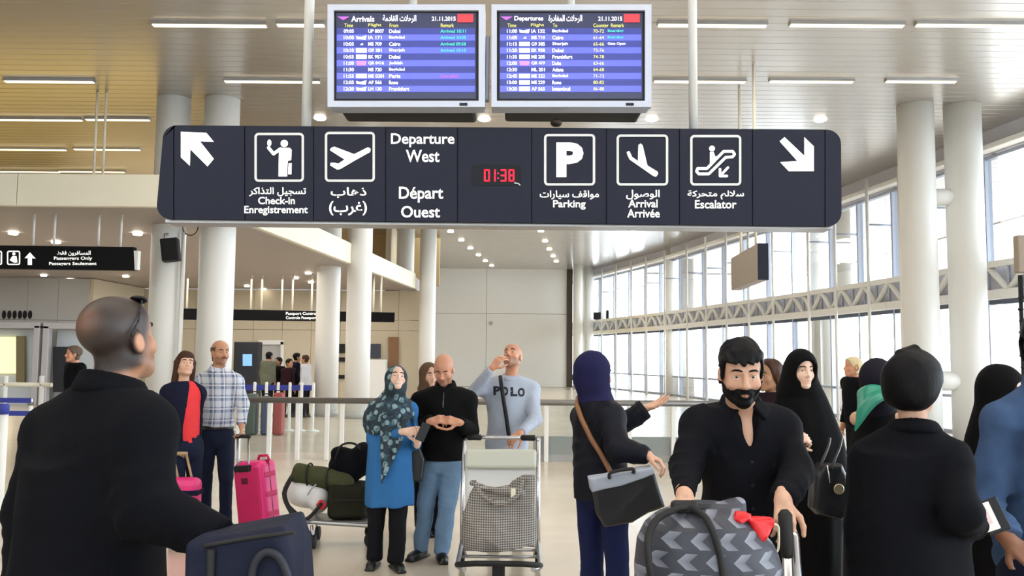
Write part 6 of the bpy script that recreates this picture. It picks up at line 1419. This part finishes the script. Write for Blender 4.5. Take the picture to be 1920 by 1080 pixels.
# ---- messenger bag of the hijab woman
Ym = 4.62; poly = [(1106, 898), (1222, 877), (1232, 905), (1245, 948), (1214, 958), (1184, 978), (1134, 985), (1118, 962)]
t = bagthing('black messenger bag with light grey flap at hip of navy hijab woman', 'bag', poly, Ym, 'messenger_bag'); V = slabvol(poly, Ym - .05, Ym + .06, .006); poly_sdf(V, pxz(poly, Ym), Ym - .05, Ym + .06, .018); V.wrinkle(.007, 22, 3, (1, 1, 1)); V.build('body', m_leather, t)
poly = [(1103, 895), (1222, 874), (1226, 886), (1165, 908), (1108, 920)]; V = slabvol(poly, Ym - .075, Ym + .05, .005); poly_sdf(V, pxz(poly, Ym - .02), Ym - .075, Ym + .055, .010); V.wrinkle(.004, 26, 3, (1, 1, 1)); V.build('flap', cloth('light_grey_flap', (158, 164, 176), .7), t)
strap([at(x, y, Ym - .085) for x, y in ((1143, 898), (1146, 886), (1185, 879), (1187, 888))], .009, 'handle', m_rub, t)
# ---- chador woman's handbag
Yk = 5.12; poly = [(1524, 890), (1536, 868), (1572, 868), (1583, 890), (1586, 962), (1570, 974), (1530, 962), (1518, 950)]
t = bagthing('black leather handbag with round pale emblem on arm of chador woman', 'bag', poly, Yk, 'handbag'); V = slabvol(poly, Yk - .07, Yk + .06, .006); poly_sdf(V, pxz(poly, Yk), Yk - .07, Yk + .06, .025); V.wrinkle(.009, 24, 6, (1, 1, .6)); V.build('body', m_leather, t)
for dx in (0, 22): strap([at(x + dx, y, Yk + d_) for x, y, d_ in ((1536, 880, -.075), (1543, 862, -.07), (1552, 840, -.02), (1556, 822, .06))], .008, 'strap', m_leather, t)
MB().lathe([(.018, -.004), (.026, -.006), (.030, 0), (.026, .004)], (0, 0, 0), 20, Matrix.Translation(at(1573, 917, Yk - .085)) @ Matrix.Rotation(R(90), 4, 'X')).build('emblem_ring', mat('pale_gold', (214, 200, 160), .3, .8), t)
MB().tube([at(1551, 872, Yk - .075), at(1556, 905, Yk - .085)], .004, 6).build('charm', m_chrome, t)
# ---- shoulder bag and phone of the tunic woman
poly = [(766, 838), (788, 834), (797, 860), (792, 900), (772, 906), (764, 880)]; t = bagthing('small black shoulder bag between tunic woman and bald man', 'bag', poly, 7.2, 'handbag'); V = slabvol(poly, 7.16, 7.28, .008); poly_sdf(V, pxz(poly, 7.22), 7.16, 7.28, .022); V.build('body', m_leather, t); strap([at(772, 838, 7.2), at(768, 800, 7.18), at(764, 772, 7.2)], .008, 'strap', m_leather, t)
def phone(label, px, py, Y, rot, w=.072, h=.145, m=None, cat='phone'):
    p = at(px, py, Y); Mq = Matrix.Translation(p) @ Matrix.Rotation(R(rot), 4, 'Y') @ Matrix.Rotation(R(-12), 4, 'X'); t = thing('phone', label, cat, p); MB().box((0, 0, 0), (w, .009, h), Mq, bev=.004).build('case', m or m_black, t); MB().box((0, .005, 0), (w * .9, .002, h * .9), Mq).build('screen', mat('dark_glass', (24, 28, 36), .1), t); return t
phone('dark phone in the hands of blue tunic woman', 793, 810, 6.88, 22)
# ---- papers held by the bun woman and the dark phone behind them
Yc = 3.20; p = at(1843, 972, Yc); Mq = Matrix.Translation(p) @ Matrix.Rotation(R(-18), 4, 'Y') @ Matrix.Rotation(R(-15), 4, 'X')
t = thing('travel_papers', 'small white card held up beside the bun woman\'s black sleeve', 'card', p); MB().box((0, 0, 0), (.088, .003, .098), Mq, bev=.001).build('card', mat('white_card', (238, 234, 232), .4), t); MB().box((0, -.002, .0), (.05, .002, .05), Mq).build('pink_print', mat('pale_pink_print', (232, 206, 206), .5), t)
phone('dark phone held just behind the white card near denim sleeve', 1861, 968, 3.222, -20, .085, .12)
bpy.data.objects.remove(_to); bpy.data.curves.remove(_tc)
